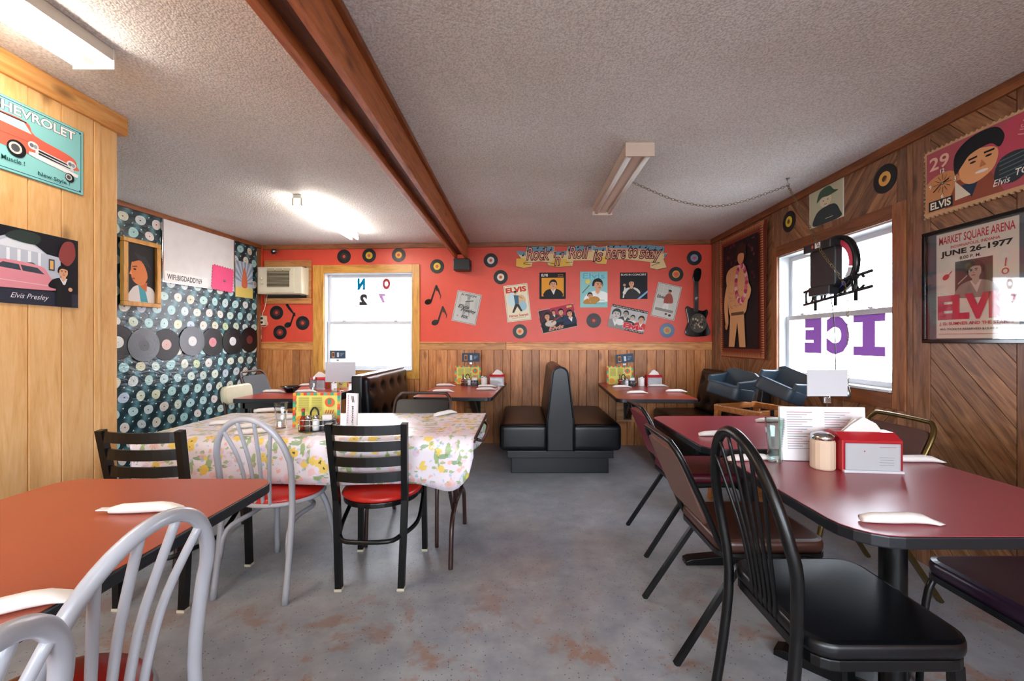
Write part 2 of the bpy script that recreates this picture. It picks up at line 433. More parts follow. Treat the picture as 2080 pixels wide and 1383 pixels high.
class Draw:
    def __init__(s, W, H): s.W, s.H = W, H; s.v = []; s.f = []; s.c = []; s.k = 0; s.step = .00012
    def _add(s, pts, faces, col):
        b = len(s.v); s.k += 1; y = -s.k * s.step
        s.v += [((u - .5) * s.W, y, (v - .5) * s.H) for u, v in pts]
        s.f += [tuple(b + i for i in f) for f in faces]; s.c += [L(col)] * len(faces)
    def poly(s, pts, col):
        a = sum(pts[i][0] * pts[(i + 1) % len(pts)][1] - pts[(i + 1) % len(pts)][0] * pts[i][1] for i in range(len(pts)))
        if a < 0: pts = pts[::-1]
        if any(not (0 <= q[0] <= 1 and 0 <= q[1] <= 1) for q in pts):
            pts = clip01(pts)
            if not pts: return
        s._add(pts, [tuple(range(len(pts)))], col)
    def rect(s, u0, v0, u1, v1, col): s.poly([(u0, v0), (u1, v0), (u1, v1), (u0, v1)], col)
    def ell(s, cu, cv, ru, rv, col, n=18, rot=0):
        A = s.W / s.H; p = []
        for i in range(n):
            a = 2 * math.pi * i / n; x, y = ru * math.cos(a), rv / A * math.sin(a) * 1.0
            x2 = x * math.cos(rot) - y * math.sin(rot); y2 = x * math.sin(rot) + y * math.cos(rot)
            p.append((cu + x2, cv + y2 * A))
        s.poly(p, col)
    def circ(s, cu, cv, r, col, n=20): s.ell(cu, cv, r, r * s.W / s.H, col, n)
    def line(s, pts, w_, col):
        A = s.W / s.H
        for (a, b), (c, d) in zip(pts, pts[1:]):
            dx, dy = c - a, (d - b) / A; l = math.hypot(dx, dy) or 1; nx, ny = -dy / l * w_ / 2, dx / l * w_ / 2
            s.poly([(a + nx, b + ny * A), (c + nx, d + ny * A), (c - nx, d - ny * A), (a - nx, b - ny * A)], col)
    def blob(s, pts, col, k=5):
        q = catmull([Vector((a, b, 0)) for a, b in pts], k, True); s.poly([(p.x, p.y) for p in q], col)
    def text(s, txt, u, v, h, col, w_=None, shear=0, bold=0, rot=0, mirror=False, outline=None):
        if outline: s.text(txt, u, v, h, outline[0], w_, shear, bold + outline[1], rot, mirror)
        vs, fs = glyphs(txt, shear, bold)
        if not vs: return
        base, _ = glyphs(txt, shear, 0)
        x0 = min(p[0] for p in base); x1 = max(p[0] for p in base); y0 = min(p[1] for p in base); y1 = max(p[1] for p in base)
        sy = h * s.H / max(y1 - y0, .05) if len(txt) else 1; sx = (w_ * s.W / (x1 - x0)) if w_ else sy
        if mirror: sx = -sx
        cr, sr = math.cos(rot), math.sin(rot); P = []
        for x, y in vs:
            a, b = (x - (x0 + x1) / 2) * sx, (y - (y0 + y1) / 2) * sy
            P.append((u + (a * cr - b * sr) / s.W, v + (a * sr + b * cr) / s.H))
        s._add(P, [f[::-1] for f in fs] if mirror else fs, col)
    def mesh(s, name):
        me = bpy.data.meshes.new(name); me.from_pydata(s.v, [], s.f)
        ca = me.color_attributes.new('Col', 'FLOAT_COLOR', 'CORNER'); i = 0
        for p, c in zip(me.polygons, s.c):
            for _ in p.vertices: ca.data[i].color = c; i += 1
        me.materials.append(MATS['print']); return me
def person(d, u, v, s, skin='d9a07c', hair='17120f', coat='20242c', shirt='e8e4de', turn=0.0, A=None):
    """generic head and shoulders, s = head height as a share of the sheet's height"""
    A = A or d.H / d.W; w_ = s * A * .74
    d.blob([(u - w_ * 1.5, v - s * 1.5), (u - w_ * 1.35, v - s * .85), (u - w_ * .5, v - s * .55), (u + w_ * .5, v - s * .55), (u + w_ * 1.35, v - s * .85), (u + w_ * 1.5, v - s * 1.5)], coat)
    d.poly([(u - w_ * .45, v - s * .55), (u + w_ * .45, v - s * .55), (u + w_ * .1, v - s * 1.3)], shirt)
    d.poly([(u - w_ * .26, v - s * .25), (u + w_ * .26, v - s * .25), (u + w_ * .28, v - s * .62), (u, v - s * .85), (u - w_ * .28, v - s * .62)], skin)
    d.blob([(u - w_ * .62, v - s * .1), (u - w_ * .62, v + s * .3), (u - w_ * .3, v + s * .58), (u + w_ * .25, v + s * .62), (u + w_ * .62, v + s * .3), (u + w_ * .6, v - s * .12), (u, v + s * .1)], hair)
    t = turn * w_ * .3
    d.ell(u + t * .4, v, w_ * .5, s * .47, skin)
    d.blob([(u - w_ * .55, v + s * .12), (u - w_ * .4, v + s * .5), (u + w_ * .2, v + s * .58), (u + w_ * .56, v + s * .15), (u + w_ * .3, v + s * .27), (u - w_ * .2, v + s * .3)], hair)
    for e in (-1, 1):
        d.ell(u + t + e * w_ * .2, v + s * .04, w_ * .09, s * .035, '20140e', 8); d.line([(u + t + e * w_ * .1, v + s * .13), (u + t + e * w_ * .32, v + s * .13)], w_ * .07, hair)
    d.poly([(u + t - w_ * .03, v + s * .03), (u + t + w_ * .08, v - s * .13), (u + t - w_ * .07, v - s * .13)], 'b57a5a')
    d.ell(u + t, v - s * .24, w_ * .17, s * .035, '9c4a40', 10)
def sheet(name, label, cat, wall, px, py, W, H, tilt, fn, t=.004, edge='paper', off=.0, group=None, part='print', bev=0, frame=None):
    """a flat picture on a wall: board + print; wall frame gives place and facing"""
    p = on_wall(px, py, wall); a = wall[1]
    n = Vector((math.sin(a), -math.cos(a), 0)); p = p + n * off
    T = thing(name, label, cat, p, a, group); T.rotation_euler = (0, math.radians(tilt), a)
    put('board', MB().box((0, -t / 2, 0), (W, t, H)), edge, T)
    d = Draw(W, H); fn(d); q = put(part, d.mesh(part), None, T); q.location = (0, -t, 0)
    return T
# ================================================================== THE SETTING
struct('floor', MB().box((-.6, 1.5, -.05), (6.2, 8.6, .1)), 'concrete', 'worn grey speckled concrete floor')
struct('ceiling', MB().box((-.6, 1.5, CEIL + .05), (6.2, 8.6, .1)), 'popcorn', 'white popcorn textured ceiling')
def wn_(fr): return Vector((math.sin(fr[1]), -math.cos(fr[1]), 0))
# ---- back wall (slightly out of square with the side walls)
def bs(px, py): return loc2(on_wall(px, py, BACK), BACK)
wo = [bs(637, 537)[0], bs(853, 537)[0], bs(745, 769)[1], bs(745, 538)[1]]       # outer casing of the back window
wi = [bs(659, 537)[0], bs(838, 537)[0], bs(745, 753)[1], bs(745, 554)[1]]       # opening
s_l, s_r = bs(524, 600)[0], bs(1452, 600)[0]
wall_back = struct('wall_back', wall_mesh(s_l - .5, s_r + .5, 0, CEIL, .14, wi), 'red_paint', 'red painted wall above pine wainscot', BACK[0], BACK[1])
CAPZ = bs(1200, 697)[1]; CAPB = bs(1200, 711)[1]
def plank(w_, h, t=.012, ch=.004):
    m = MB(); m.prism([(-w_ / 2, 0), (-w_ / 2 + ch, -t), (w_ / 2 - ch, -t), (w_ / 2, 0)], 0, h, 'XY'); return m.mesh('plank')
def planks(parent, a, b, z0, z1, widths, mat, y=0, name='plank', t=.012):
    x = a; i = 0; cache = {}
    while x < b - .01:
        w_ = min(widths[i % len(widths)], b - x)
        if b - x - w_ < .03: w_ = b - x
        k = round(w_, 3)
        if k not in cache: cache[k] = plank(w_, z1 - z0, t)
        put(name, cache[k], mat, parent, (x + w_ / 2, y, z0)); x += w_; i += 1
WD = [.13, .085, .15, .11, .095, .14, .12, .09]
planks(wall_back, s_l - .02, wo[0], 0, CAPB, WD, 'pine_wainscot')
planks(wall_back, wo[0], wo[1], 0, wo[2] - .002, WD, 'pine_wainscot')
planks(wall_back, wo[1], s_r + .03, 0, CAPB, WD[3:] + WD[:3], 'pine_wainscot')
for a, b in ((s_l - .02, wo[0]), (wo[1], bs(1028, 700)[0]), (bs(1028, 700)[0] + .002, s_r + .03)):
    put('chair_rail', MB().box(((a + b) / 2, -.009, (CAPZ + CAPB) / 2), (b - a, .018, CAPZ - CAPB), bev=.004), 'pine_rail', wall_back)
    put('rail_cap', MB().box(((a + b) / 2, -.014, CAPZ + .008), (b - a, .028, .016), bev=.004), 'pine_rail', wall_back)
t1 = struct('trim_1', MB().box(((s_l + s_r) / 2, -.012, CEIL - .028), (s_r - s_l + .1, .024, .056), bev=.004), 'cedar_trim_x', 'brown crown strip along the red wall', BACK[0], BACK[1])
# ---- windows
def window(name, fr, o, i, wood_v, wood_x, rail_z, label, depth=.14, letters=None, cw=.02):
    """o = outer casing, i = opening (s0, s1, z0, z1) in wall coordinates; local -Y faces the room"""
    W = bpy.data.objects.new(name, None); COL.objects.link(W); W.location = fr[0]; W.rotation_euler = (0, 0, fr[1]); W['kind'] = 'structure'; W['label'] = label
    a, b, c, d = i; A, B, C, D = o
    put('casing', MB().box(((A + a) / 2, -cw / 2, (C + D) / 2), (a - A, cw, D - C), bev=.003), wood_v, W)
    put('casing', MB().box(((B + b) / 2, -cw / 2, (C + D) / 2), (B - b, cw, D - C), bev=.003), wood_v, W)
    put('casing', MB().box(((a + b) / 2, -cw / 2, (D + d) / 2), (b - a, cw, D - d), bev=.003), wood_x, W)
    put('casing', MB().box(((a + b) / 2, -cw / 2, (C + c) / 2), (b - a, cw, c - C), bev=.003), wood_x, W)
    m = MB(); y0, y1 = .0, depth
    m.box((a + .004, depth / 2, (c + d) / 2), (.008, depth, d - c)); m.box((b - .004, depth / 2, (c + d) / 2), (.008, depth, d - c))
    m.box(((a + b) / 2, depth / 2, d - .004), (b - a, depth, .008)); m.box(((a + b) / 2, depth / 2, c + .004), (b - a, depth, .008))
    put('jamb', m, 'white_vinyl', W)
    put('sill', MB().box(((a + b) / 2, .02, c + .012), (b - a - .016, .1, .018), bev=.004), 'white_vinyl', W)
    f = .038
    for nm, z0, z1, y in (('upper_sash', rail_z - .02, d - .01, .105), ('lower_sash', c + .02, rail_z + .02, .075)):
        m = MB(); a2, b2 = a + .01, b - .01
        m.box((a2 + f / 2, y, (z0 + z1) / 2), (f, .028, z1 - z0), bev=.004); m.box((b2 - f / 2, y, (z0 + z1) / 2), (f, .028, z1 - z0), bev=.004)
        m.box(((a2 + b2) / 2, y, z0 + f / 2), (b2 - a2 - 2 * f, .028, f), bev=.004); m.box(((a2 + b2) / 2, y, z1 - f / 2), (b2 - a2 - 2 * f, .028, f), bev=.004)
        S = put(nm, m, 'white_vinyl', W)
        put('pane', MB().box(((a2 + b2) / 2, y, (z0 + z1) / 2), (b2 - a2 - 2 * f, .004, z1 - z0 - 2 * f)), 'window_glass', S)
        if nm == 'lower_sash':
            for q in (.2, .8): put('sash_lock', MB().box((a2 + (b2 - a2) * q, y - .022, z1 + .005), (.045, .02, .012), bev=.004), 'white_vinyl', S)
    for (txt, s, z, h, wd, mat) in (letters or []):
        vs, fs = glyphs(txt, 0, .08) if txt != 'I' else ([(0, 0), (1, 0), (1, .22), (.7, .22), (.7, .78), (1, .78), (1, 1), (0, 1), (0, .78), (.3, .78), (.3, .22), (0, .22)], [tuple(range(12))]); x0 = min(p[0] for p in vs); x1 = max(p[0] for p in vs); y0 = min(p[1] for p in vs); y1 = max(p[1] for p in vs)
        me = bpy.data.meshes.new('painted_letter')
        me.from_pydata([(s - (p[0] - (x0 + x1) / 2) / (x1 - x0) * wd, (.098 if z > rail_z else .068), z + (p[1] - (y0 + y1) / 2) / (y1 - y0) * h) for p in vs], [], [q[::-1] for q in fs])
        put('painted_letter', me, mat, W)
    return W
def bsl(px, py): return bs(px, py)
BK2 = (BACK[0] - wn_(BACK) * .1, BACK[1]); RT2 = (RIGHT[0] - wn_(RIGHT) * .07, RIGHT[1])
def glyph_at(ch, fr, px0, px1, py0, py1, mat):
    a, b = loc2(on_wall(px0, (py0 + py1) / 2, fr), fr), loc2(on_wall(px1, (py0 + py1) / 2, fr), fr); m = (px0 + px1) / 2
    z0, z1 = on_wall(m, py1, fr).z, on_wall(m, py0, fr).z; return (ch, (a[0] + b[0]) / 2, (z0 + z1) / 2, z1 - z0, b[0] - a[0], mat)
lt = [glyph_at('N', BK2, 726, 742, 565, 589, 'ink_blue'), glyph_at('O', BK2, 777, 793, 565, 588, 'ink_red'), glyph_at('2', BK2, 730, 746, 597, 620, 'ink_grey'), glyph_at('7', BK2, 768, 783, 596, 616, 'ink_pink')]
window('window_1', BACK, wo, wi, 'pine_yellow', 'pine_yellow_x', bs(745, 655)[1], 'double hung window in knotty yellow pine casing', letters=lt)
def rs(px, py): return loc2(on_wall(px, py, RIGHT), RIGHT)
ro = [rs(1571, 600)[0], rs(1845, 600)[0], .835, 2.075]; ri = [rs(1582, 600)[0], rs(1818, 600)[0], .93, 1.985]
rz_ = rs(1700, 632)[1]
lt = [glyph_at('I', RT2, 1734, 1799, 634, 723, 'ink_purple'), glyph_at('C', RT2, 1679, 1726, 641, 720, 'ink_purple'), glyph_at('E', RT2, 1635, 1669, 644, 717, 'ink_purple')]
window('window_2', RIGHT, ro, ri, 'cedar_trim_z', 'cedar_trim_x', rs(1700, 637)[1], 'double hung window in brown wood casing with purple lettering', letters=lt)
# ---- right wall: walnut boards, narrow upright pairs between panels of slanting boards
wall_right = struct('wall_right', wall_mesh(-5.35, 2.75, 0, CEIL, .14, ri), 'walnut', 'dark walnut panelled wall', RIGHT[0], RIGHT[1])
def clip(poly, x0, x1, y0, y1):
    for ax, v, sg in ((0, x0, 1), (0, x1, -1), (1, y0, 1), (1, y1, -1)):
        out = []
        for i in range(len(poly)):
            p, q = poly[i], poly[(i + 1) % len(poly)]; a = (p[ax] - v) * sg; b = (q[ax] - v) * sg
            if a >= 0: out.append(p)
            if (a >= 0) != (b >= 0):
                t = a / (a - b); out.append((p[0] + (q[0] - p[0]) * t, p[1] + (q[1] - p[1]) * t))
        poly = out
        if len(poly) < 3: return None
    return poly
def diag_panel(parent, x0, x1, z0, z1, sgn, bw=.1):
    ang = sgn * math.radians(48); ca, sa = math.cos(ang), math.sin(ang)
    k = -40
    for k in range(-40, 41):
        c = k * bw; g = .0022; R = 4
        quad = [(-R, c + g), (R, c + g), (R, c + bw - g), (-R, c + bw - g)]
        quad = [(x * ca - y * sa + 0, x * sa + y * ca + 1.2) for x, y in quad]
        pl = clip(quad, x0 + .002, x1 - .002, z0, z1)
        if not pl: continue
        mx = sum(p[0] for p in pl) / len(pl); mz = sum(p[1] for p in pl) / len(pl)
        loc = [((p[0] - mx) * ca + (p[1] - mz) * sa, -(p[0] - mx) * sa + (p[1] - mz) * ca) for p in pl]
        ar = abs(sum(loc[i][0] * loc[(i + 1) % len(loc)][1] - loc[(i + 1) % len(loc)][0] * loc[i][1] for i in range(len(loc)))) / 2
        if ar < .0004: continue
        put('slanting_board', MB().prism(loc, -.009, 0, 'XZ'), 'walnut_x', parent, (mx, 0, mz), (0, -ang, 0))
s = -5.13
edges = []
y_nar = [5.13, 4.5, 3.87, 3.24, 2.6, 1.97, 1.34, .71, .08]
for q, yb in enumerate(y_nar):
    for (a, b, kind) in ((-yb, -yb + .107, 'n'), (-yb + .107, -yb + .213, 'n'), (-yb + .213, -(y_nar[q + 1]) if q + 1 < len(y_nar) else -yb + .63, 'd')):
        cols = []
        lo, hi = max(a, -5.2), b
        spans = [(0, CEIL - .06)]
        if hi > ro[0] + .005 and lo < ro[1] - .005: spans = [(0, ro[2]), (ro[3], CEIL - .06)]
        parts_ = [(lo, hi, spans)]
        if len(spans) == 2:        # split where the casing ends inside a column
            parts_ = []
            if lo < ro[0]: parts_.append((lo, ro[0], [(0, CEIL - .06)])); lo2 = ro[0]
            else: lo2 = lo
            hi2 = min(hi, ro[1]); parts_.append((lo2, hi2, spans))
            if hi > ro[1]: parts_.append((ro[1], hi, [(0, CEIL - .06)]))
        for l2, h2, sp in parts_:
            if h2 - l2 < .012: continue
            for z0, z1 in sp:
                if kind == 'n': put('upright_board', plank(h2 - l2, z1 - z0, .01, .003), 'walnut', wall_right, ((l2 + h2) / 2, 0, z0))
                else: diag_panel(wall_right, l2, h2, z0, z1, 1 if q in (1, 3) else -1)
struct('trim_2', MB().box((-2.5, -.014, CEIL - .03), (5.6, .028, .06), bev=.004), 'cedar_trim_x', 'brown crown strip on the walnut wall', RIGHT[0], RIGHT[1])
struct('trim_3', MB().box((0, -.02, CEIL / 2), (.07, .04, CEIL), bev=.004), 'walnut', 'dark corner post between red and walnut walls', on_wall(1456, 600, BACK) + Vector((-.02, -.01, -on_wall(1456, 600, BACK).z)), BACK[1])
# ---- left wall under the printed sheet
wall_left = struct('wall_left', wall_mesh(-2.6, 1.1, 0, CEIL, .12), 'record_print', 'wall covered with plastic sheet printed with rows of records', LEFT[0], LEFT[1])
struct('trim_4', MB().box((-.75, -.012, CEIL - .022), (3.7, .024, .044), bev=.004), 'cedar_trim_x', 'thin brown strip above the record print', LEFT[0], LEFT[1])
struct('trim_5', MB().box((0, -.012, 1.2), (.05, .024, 2.4), bev=.003), 'cedar_trim_z', 'brown corner strip beside the red wall', Vector((on_wall(524, 600, LEFT).x, on_wall(524, 600, LEFT).y, 0)), LEFT[1])
# ---- pine partition on the left
wall_partition = struct('wall_partition', wall_mesh(-2.6, 2.24, 0, CEIL, .1), 'pine_golden', 'golden pine board partition', PART[0], PART[1])
planks(wall_partition, -.3, 2.205, 0, CEIL - .1, [.152, .14, .15, .137], 'pine_golden', name='board', t=.014)
put('corner_board', MB().box((2.247, .05, (CEIL - .1) / 2), (.1, .12, CEIL - .1), bev=.004), 'pine_golden', wall_partition)
put('crown_board', MB().box((.98, .0, CEIL - .05), (2.72, .06, .1), bev=.006), 'pine_golden_x', wall_partition)
struct('wall_return', MB().box((-2.75, 2.18, CEIL / 2), (1.2, .1, CEIL)), 'plaster', 'wall closing the partition')
# ---- unseen wall behind the viewer; its two windows are added wide for more daylight
wr = MB(); 
for (x0, x1, z0, z1) in ((-2.2, -1.95, 0, CEIL), (-.15, .15, 0, CEIL), (2.1, 2.4, 0, CEIL), (-1.95, -.15, 0, .7), (-1.95, -.15, 2.15, CEIL), (.15, 2.1, 0, .7), (.15, 2.1, 2.15, CEIL)):
    wr.box(((x0 + x1) / 2, -2.67, (z0 + z1) / 2), (x1 - x0, .14, z1 - z0))
struct('wall_front', wr, 'plaster', 'plain wall behind the tables')
FR = (Vector((0, -2.6, 0)), math.pi)
for n_, (a, b) in (('window_3', (-2.1, -.15)), ('window_4', (.15, 1.95))):
    window(n_, FR, (a - .07, b + .07, .61, 2.24), (a, b, .7, 2.15), 'cedar_trim_z', 'cedar_trim_x', 1.45, 'added unseen window behind the tables, widened to let in daylight')
# ---- neighbouring house and ground outside
struct('ground_outside', MB().box((0, 2, -.35), (40, 40, .1)), 'gravel', 'pale ground outside')
nb = thing('neighbour_house', 'white clapboard house wall outside the back window', 'house', (-1.2, 8.3, -.3))
put('wall', MB().box((0, .1, 1.9), (7, .2, 3.8)), 'siding_white', nb)
cb_ = MB().prism([(0, 0), (-.03, 0), (-.008, .15), (0, .15)], -3.5, 3.5, 'YZ').mesh('clapboard')
for i in range(25): put('clapboard', cb_, 'siding_white', nb, (0, 0, i * .15))
# ---- ceiling beam
bx0, bx1 = -.815, -.655; bl = 7.65; by = 1.42
beam = bpy.data.objects.new('trim_6', None); COL.objects.link(beam); beam['kind'] = 'structure'; beam['label'] = 'boxed timber ceiling beam'
put('side_board', MB().box((bx1 - .018, by, 2.35), (.036, bl, .2), bev=.004), 'beam_wood', beam)
put('side_board', MB().box((bx0 + .018, by, 2.35), (.036, bl, .2), bev=.004), 'beam_wood', beam)
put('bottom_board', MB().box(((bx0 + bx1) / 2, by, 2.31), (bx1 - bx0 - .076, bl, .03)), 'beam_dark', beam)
put('edge_strip', MB().box((bx1 + .012, by, 2.435), (.024, bl, .03), bev=.003), 'cedar_trim_y', beam)
put('edge_strip', MB().box((bx0 - .012, by, 2.435), (.024, bl, .03), bev=.003), 'cedar_trim_y', beam)
# ---- fluorescent lamps
def tube_lamp(label, x, y0, y1, w_, lit, shade='fixture_white', hooks=False):
    T = thing('fluorescent_lamp', label, 'ceiling lamp', (x, (y0 + y1) / 2, CEIL), 0, 'ceiling tube lamps')
    l = y1 - y0; hh = .03 if hooks else .05; W = .07 if hooks else w_
    put('housing', MB().box((0, 0, -hh / 2 - .002), (W, l, hh), bev=.004), shade, T)
    if not hooks: put('reflector', MB().prism([(-w_ * .5, -.05), (w_ * .5, -.05), (w_ * .12, -.066), (-w_ * .12, -.066)], -l / 2 + .01, l / 2 - .01, 'XZ'), 'reflector_grey' if lit else shade, T)
    zt = -.072 if hooks else -.068
    for sx in (-1, 1):
        tx = sx * (.035 if hooks else w_ * .33)
        put('tube', MB().tube([(tx, -l / 2 + .02, zt), (tx, l / 2 - .02, zt)], .015 if hooks else .016, 12), 'tube_lit' if lit else 'tube_off', T)
        for e in (-1, 1):
            if hooks: put('holder', MB().tube([(tx, e * (l / 2 - .006), -.03), (tx, e * (l / 2 - .006), -.08), (tx + .008, e * (l / 2 - .006), -.09)], .009, 8), 'cream_plastic', T)
    if not hooks:
        for e in (-1, 1): put('end_plate', MB().box((0, e * (l / 2 + .004), -.043), (w_ + .006, .01, .083), bev=.002), shade, T)
    return T
tube_lamp('bright twin tube lamp over the pine partition', -1.76, .56, 1.78, .165, True)
tube_lamp('lit bare tube lamp near the air conditioner', -1.845, 3.55, 4.78, .1, True, hooks=True)
tube_lamp('unlit twin tube lamp with a chain hanging from it', .715, 2.626, 3.846, .17, False, 'fixture_pink')
tube_lamp('added twin tube lamp out of view to light the room', .715, -1.6, -.38, .17, True)  # extra fixture added behind the viewer, unseen, to brighten the room
# portals guide the daylight through the window openings
def portal(fr, i):
    a, b, c, d = i; ld = bpy.data.lights.new('window_daylight', 'AREA'); ld.shape = 'RECTANGLE'; ld.size = b - a; ld.size_y = d - c
    ld.cycles.is_portal = True
    o = bpy.data.objects.new('window_daylight', ld); COL.objects.link(o)
    M_ = Matrix.Rotation(fr[1], 4, 'Z') @ Matrix.Rotation(-math.pi / 2, 4, 'X')
    p = Matrix.Rotation(fr[1], 4, 'Z') @ Vector(((a + b) / 2, .16, (c + d) / 2))
    o.matrix_world = Matrix.Translation(fr[0] + p) @ M_
    return o
for fr_, i_ in ((BACK, wi), (RIGHT, ri), (FR, (-2.1, -.15, .7, 2.15)), (FR, (.15, 1.95, .7, 2.15))): portal(fr_, i_)
# ================================================================== FURNITURE
def slab(w_, d, z0, z1, r): return MB().prism(rrect(w_, d, r), z0, z1, 'XY', bev=.004)
def pedestal_table(label, x0, x1, y0, y1, top, z=.75, r=.09, group=None, ox=0, turn=0):
    T = thing('dining_table', label, 'table', ((x0 + x1) / 2, (y0 + y1) / 2, 0), 0, group); w_, d = x1 - x0, y1 - y0
    put('edge_band', slab(w_, d, z - .034, z - .002, r), 'black_edge', T)
    put('tabletop', MB().prism(rrect(w_ - .008, d - .008, r - .004), z - .003, z, 'XY'), top, T)
    put('column', MB().lathe([(.04, .05), (.04, z - .05)], 20).lathe([(.0, z - .034), (.14, z - .036), (.14, z - .05), (.05, z - .07), (.0, z - .07)], 20), 'black_metal', T, (ox, 0, 0))
    for k in range(4):
        a = k * math.pi / 2; c, s_ = math.cos(a), math.sin(a); R = .36
        m = MB(); m.prism([(0, 0), (R, 0), (R, .022), (R - .03, .034), (.05, .06), (0, .06)], -.035, .035, 'XZ', bev=.004)
        put('foot', m, 'black_metal', T, (ox, 0, 0), rot=(0, 0, a + turn))
    return T
pedestal_table('brick brown laminate table beside the pine partition', -1.645, -.885, .35, 1.572, 'laminate_brick', r=.07, ox=-.05, turn=math.pi / 4)
pedestal_table('rose laminate table holding the napkin holder and sugar jar', .86, 1.70, 1.105, 1.885, 'laminate_rose', r=.12, turn=math.pi / 4)
pedestal_table('worn rose laminate table behind the glass tumbler', .85, 1.70, 2.0, 2.885, 'laminate_rose', r=.1)
def wall_table(label, x0, x1, y0, y1, z=.75):
    T = thing('booth_table', label, 'table', ((x0 + x1) / 2, y1, 0), BACK[1]); w_, d = x1 - x0, y1 - y0
    put('edge_band', MB().prism(rrect(w_, d, .06, cy=-d / 2), z - .034, z - .002, 'XY', bev=.004), 'black_edge', T)
    put('tabletop', MB().prism(rrect(w_ - .008, d - .008, .056, cy=-d / 2), z - .003, z, 'XY'), 'laminate_red', T)
    put('wall_cleat', MB().box((0, -.02, z - .075), (w_ * .8, .04, .08), bev=.004), 'pine_rail', T)
    put('wall_block', MB().box((-.02, -.02, .42), (.22, .04, .26), bev=.004), 'pine_rail', T)
    put('bracket', MB().box((0, -.05, .42), (.09, .02, .2)).tube([(0, -.06, .36), (0, -.55, z - .05)], .028, sq=True).box((0, -.45, z - .044), (.1, .7, .018)), 'black_metal', T)
    return T
def yb(x): return BACK[0].y - .0575 * x
wall_table('red booth table between the tufted bench and the double bench', -.9, -.18, 3.83, yb(-.54) - .04)
wall_table('red booth table beside the bench with booster seats', .905, 1.6, 3.7, yb(1.25) - .04)
T = thing('booth_table', 'red table with black bowl near the record wall', 'table', (-2.12, 4.4, 0))
put('edge_band', slab(.76, 1.34, .712, .748, .03), 'black_edge', T); put('tabletop', MB().prism(rrect(.752, 1.332, .026), .747, .75, 'XY'), 'laminate_red', T)
for sx in (-1, 1):
    for sy in (-1, 1): put('leg', MB().tube([(sx * .31, sy * .61, .712), (sx * .31, sy * .61, 0)], .02, sq=True), 'black_metal', T)
put('apron', MB().box((0, -.62, .685), (.62, .02, .05)).box((0, .62, .685), (.62, .02, .05)).box((-.31, 0, .685), (.02, 1.24, .05)).box((.31, 0, .685), (.02, 1.24, .05)), 'black_metal', T)
# ---- folding table under a floral cloth
T = thing('folding_table', 'brown folding table under the floral tablecloth', 'table', (-1.145, 2.665, 0))
put('tabletop', MB().box((0, 0, .722), (1.8, .76, .03), bev=.012), 'brown_tube', T)
for sx in (-1, 1):
    x = sx * .755
    for sy in (-1, 1): put('leg', MB().tube([(x, sy * .1, .3), (x, sy * .2, .27), (x, sy * .26, .2), (x, sy * .29, .02), (x, sy * .29, 0)], .0135, 10, smooth=4).tube([(x, sy * .13, .70), (x, sy * .13, .285)], .0125, 10), 'brown_tube', T)
    put('crossbar', MB().tube([(x, -.11, .3), (x, .11, .3)], .0135, 10), 'brown_tube', T)
    put('brace', MB().tube([(x, 0, .3), (x - sx * .12, 0, .70)], .009, 8), 'steel', T)
put('end_clip', MB().tube([(.9, -.3, .712), (.93, -.25, .70), (.93, .1, .70), (.9, .2, .712)], .009, 8, smooth=4), 'brown_tube', T)
def cloth():
    m = MB(); bm = m.bm; W, D, z = .893, .392, .7405; NX, NY = 72, 30; drop = .24
    def P(i, j):
        # i across the length with drops at the ends, j across the depth with drops front and back
        u = -W - drop * .2 + (2 * W + drop * .2) * i / NX; v = -D - drop + (2 * D + 2 * drop) * j / NY
        x, y, zz = u, v, z
        over = 0; q = min(1, max(0, (u - (W - .16)) / .16)); k = (drop - .16 * (1 - math.sqrt(1 - q * q))) / drop
        if v < -D: v = -D + (v + D) * k
        elif v > D: v = D + (v - D) * k
        if v < -D: over = -D - v; y = -D - .012 - .012 * math.sin(u * 9) * min(1, over / .1); zz = z - over
        elif v > D: over = v - D; y = D + .012 + .01 * math.sin(u * 11) * min(1, over / .1); zz = z - over
        if u < -W: x = -W - .012; zz = min(zz, z - (-W - u))
        if over:
            e = max(0, u - (W - .2)) / .2          # rounded corner of the cloth at the right end
            zz += 0 if e <= 0 else .0
            zz -= .045 * min(1, max(0, (u - .6) / .2)) * over / drop
            x += .02 * math.sin(v * 30 + u * 5) * over
        return Vector((x, y, zz))
    g = [[bm.verts.new(P(i, j)) for j in range(NY + 1)] for i in range(NX + 1)]
    for i in range(NX):
        for j in range(NY):
            bm.faces.new((g[i][j], g[i + 1][j], g[i + 1][j + 1], g[i][j + 1])).smooth = True
    bmesh.ops.delete(bm, geom=[v for v in bm.verts if not v.link_faces], context='VERTS')
    return m
o = tag(put('tablecloth', cloth(), 'floral_cloth', None, (-1.145, 2.665, 0)), 'white floral tablecloth draped over the folding table', 'tablecloth')
md = o.modifiers.new('thickness', 'SOLIDIFY'); md.thickness = .0015; md.offset = 1
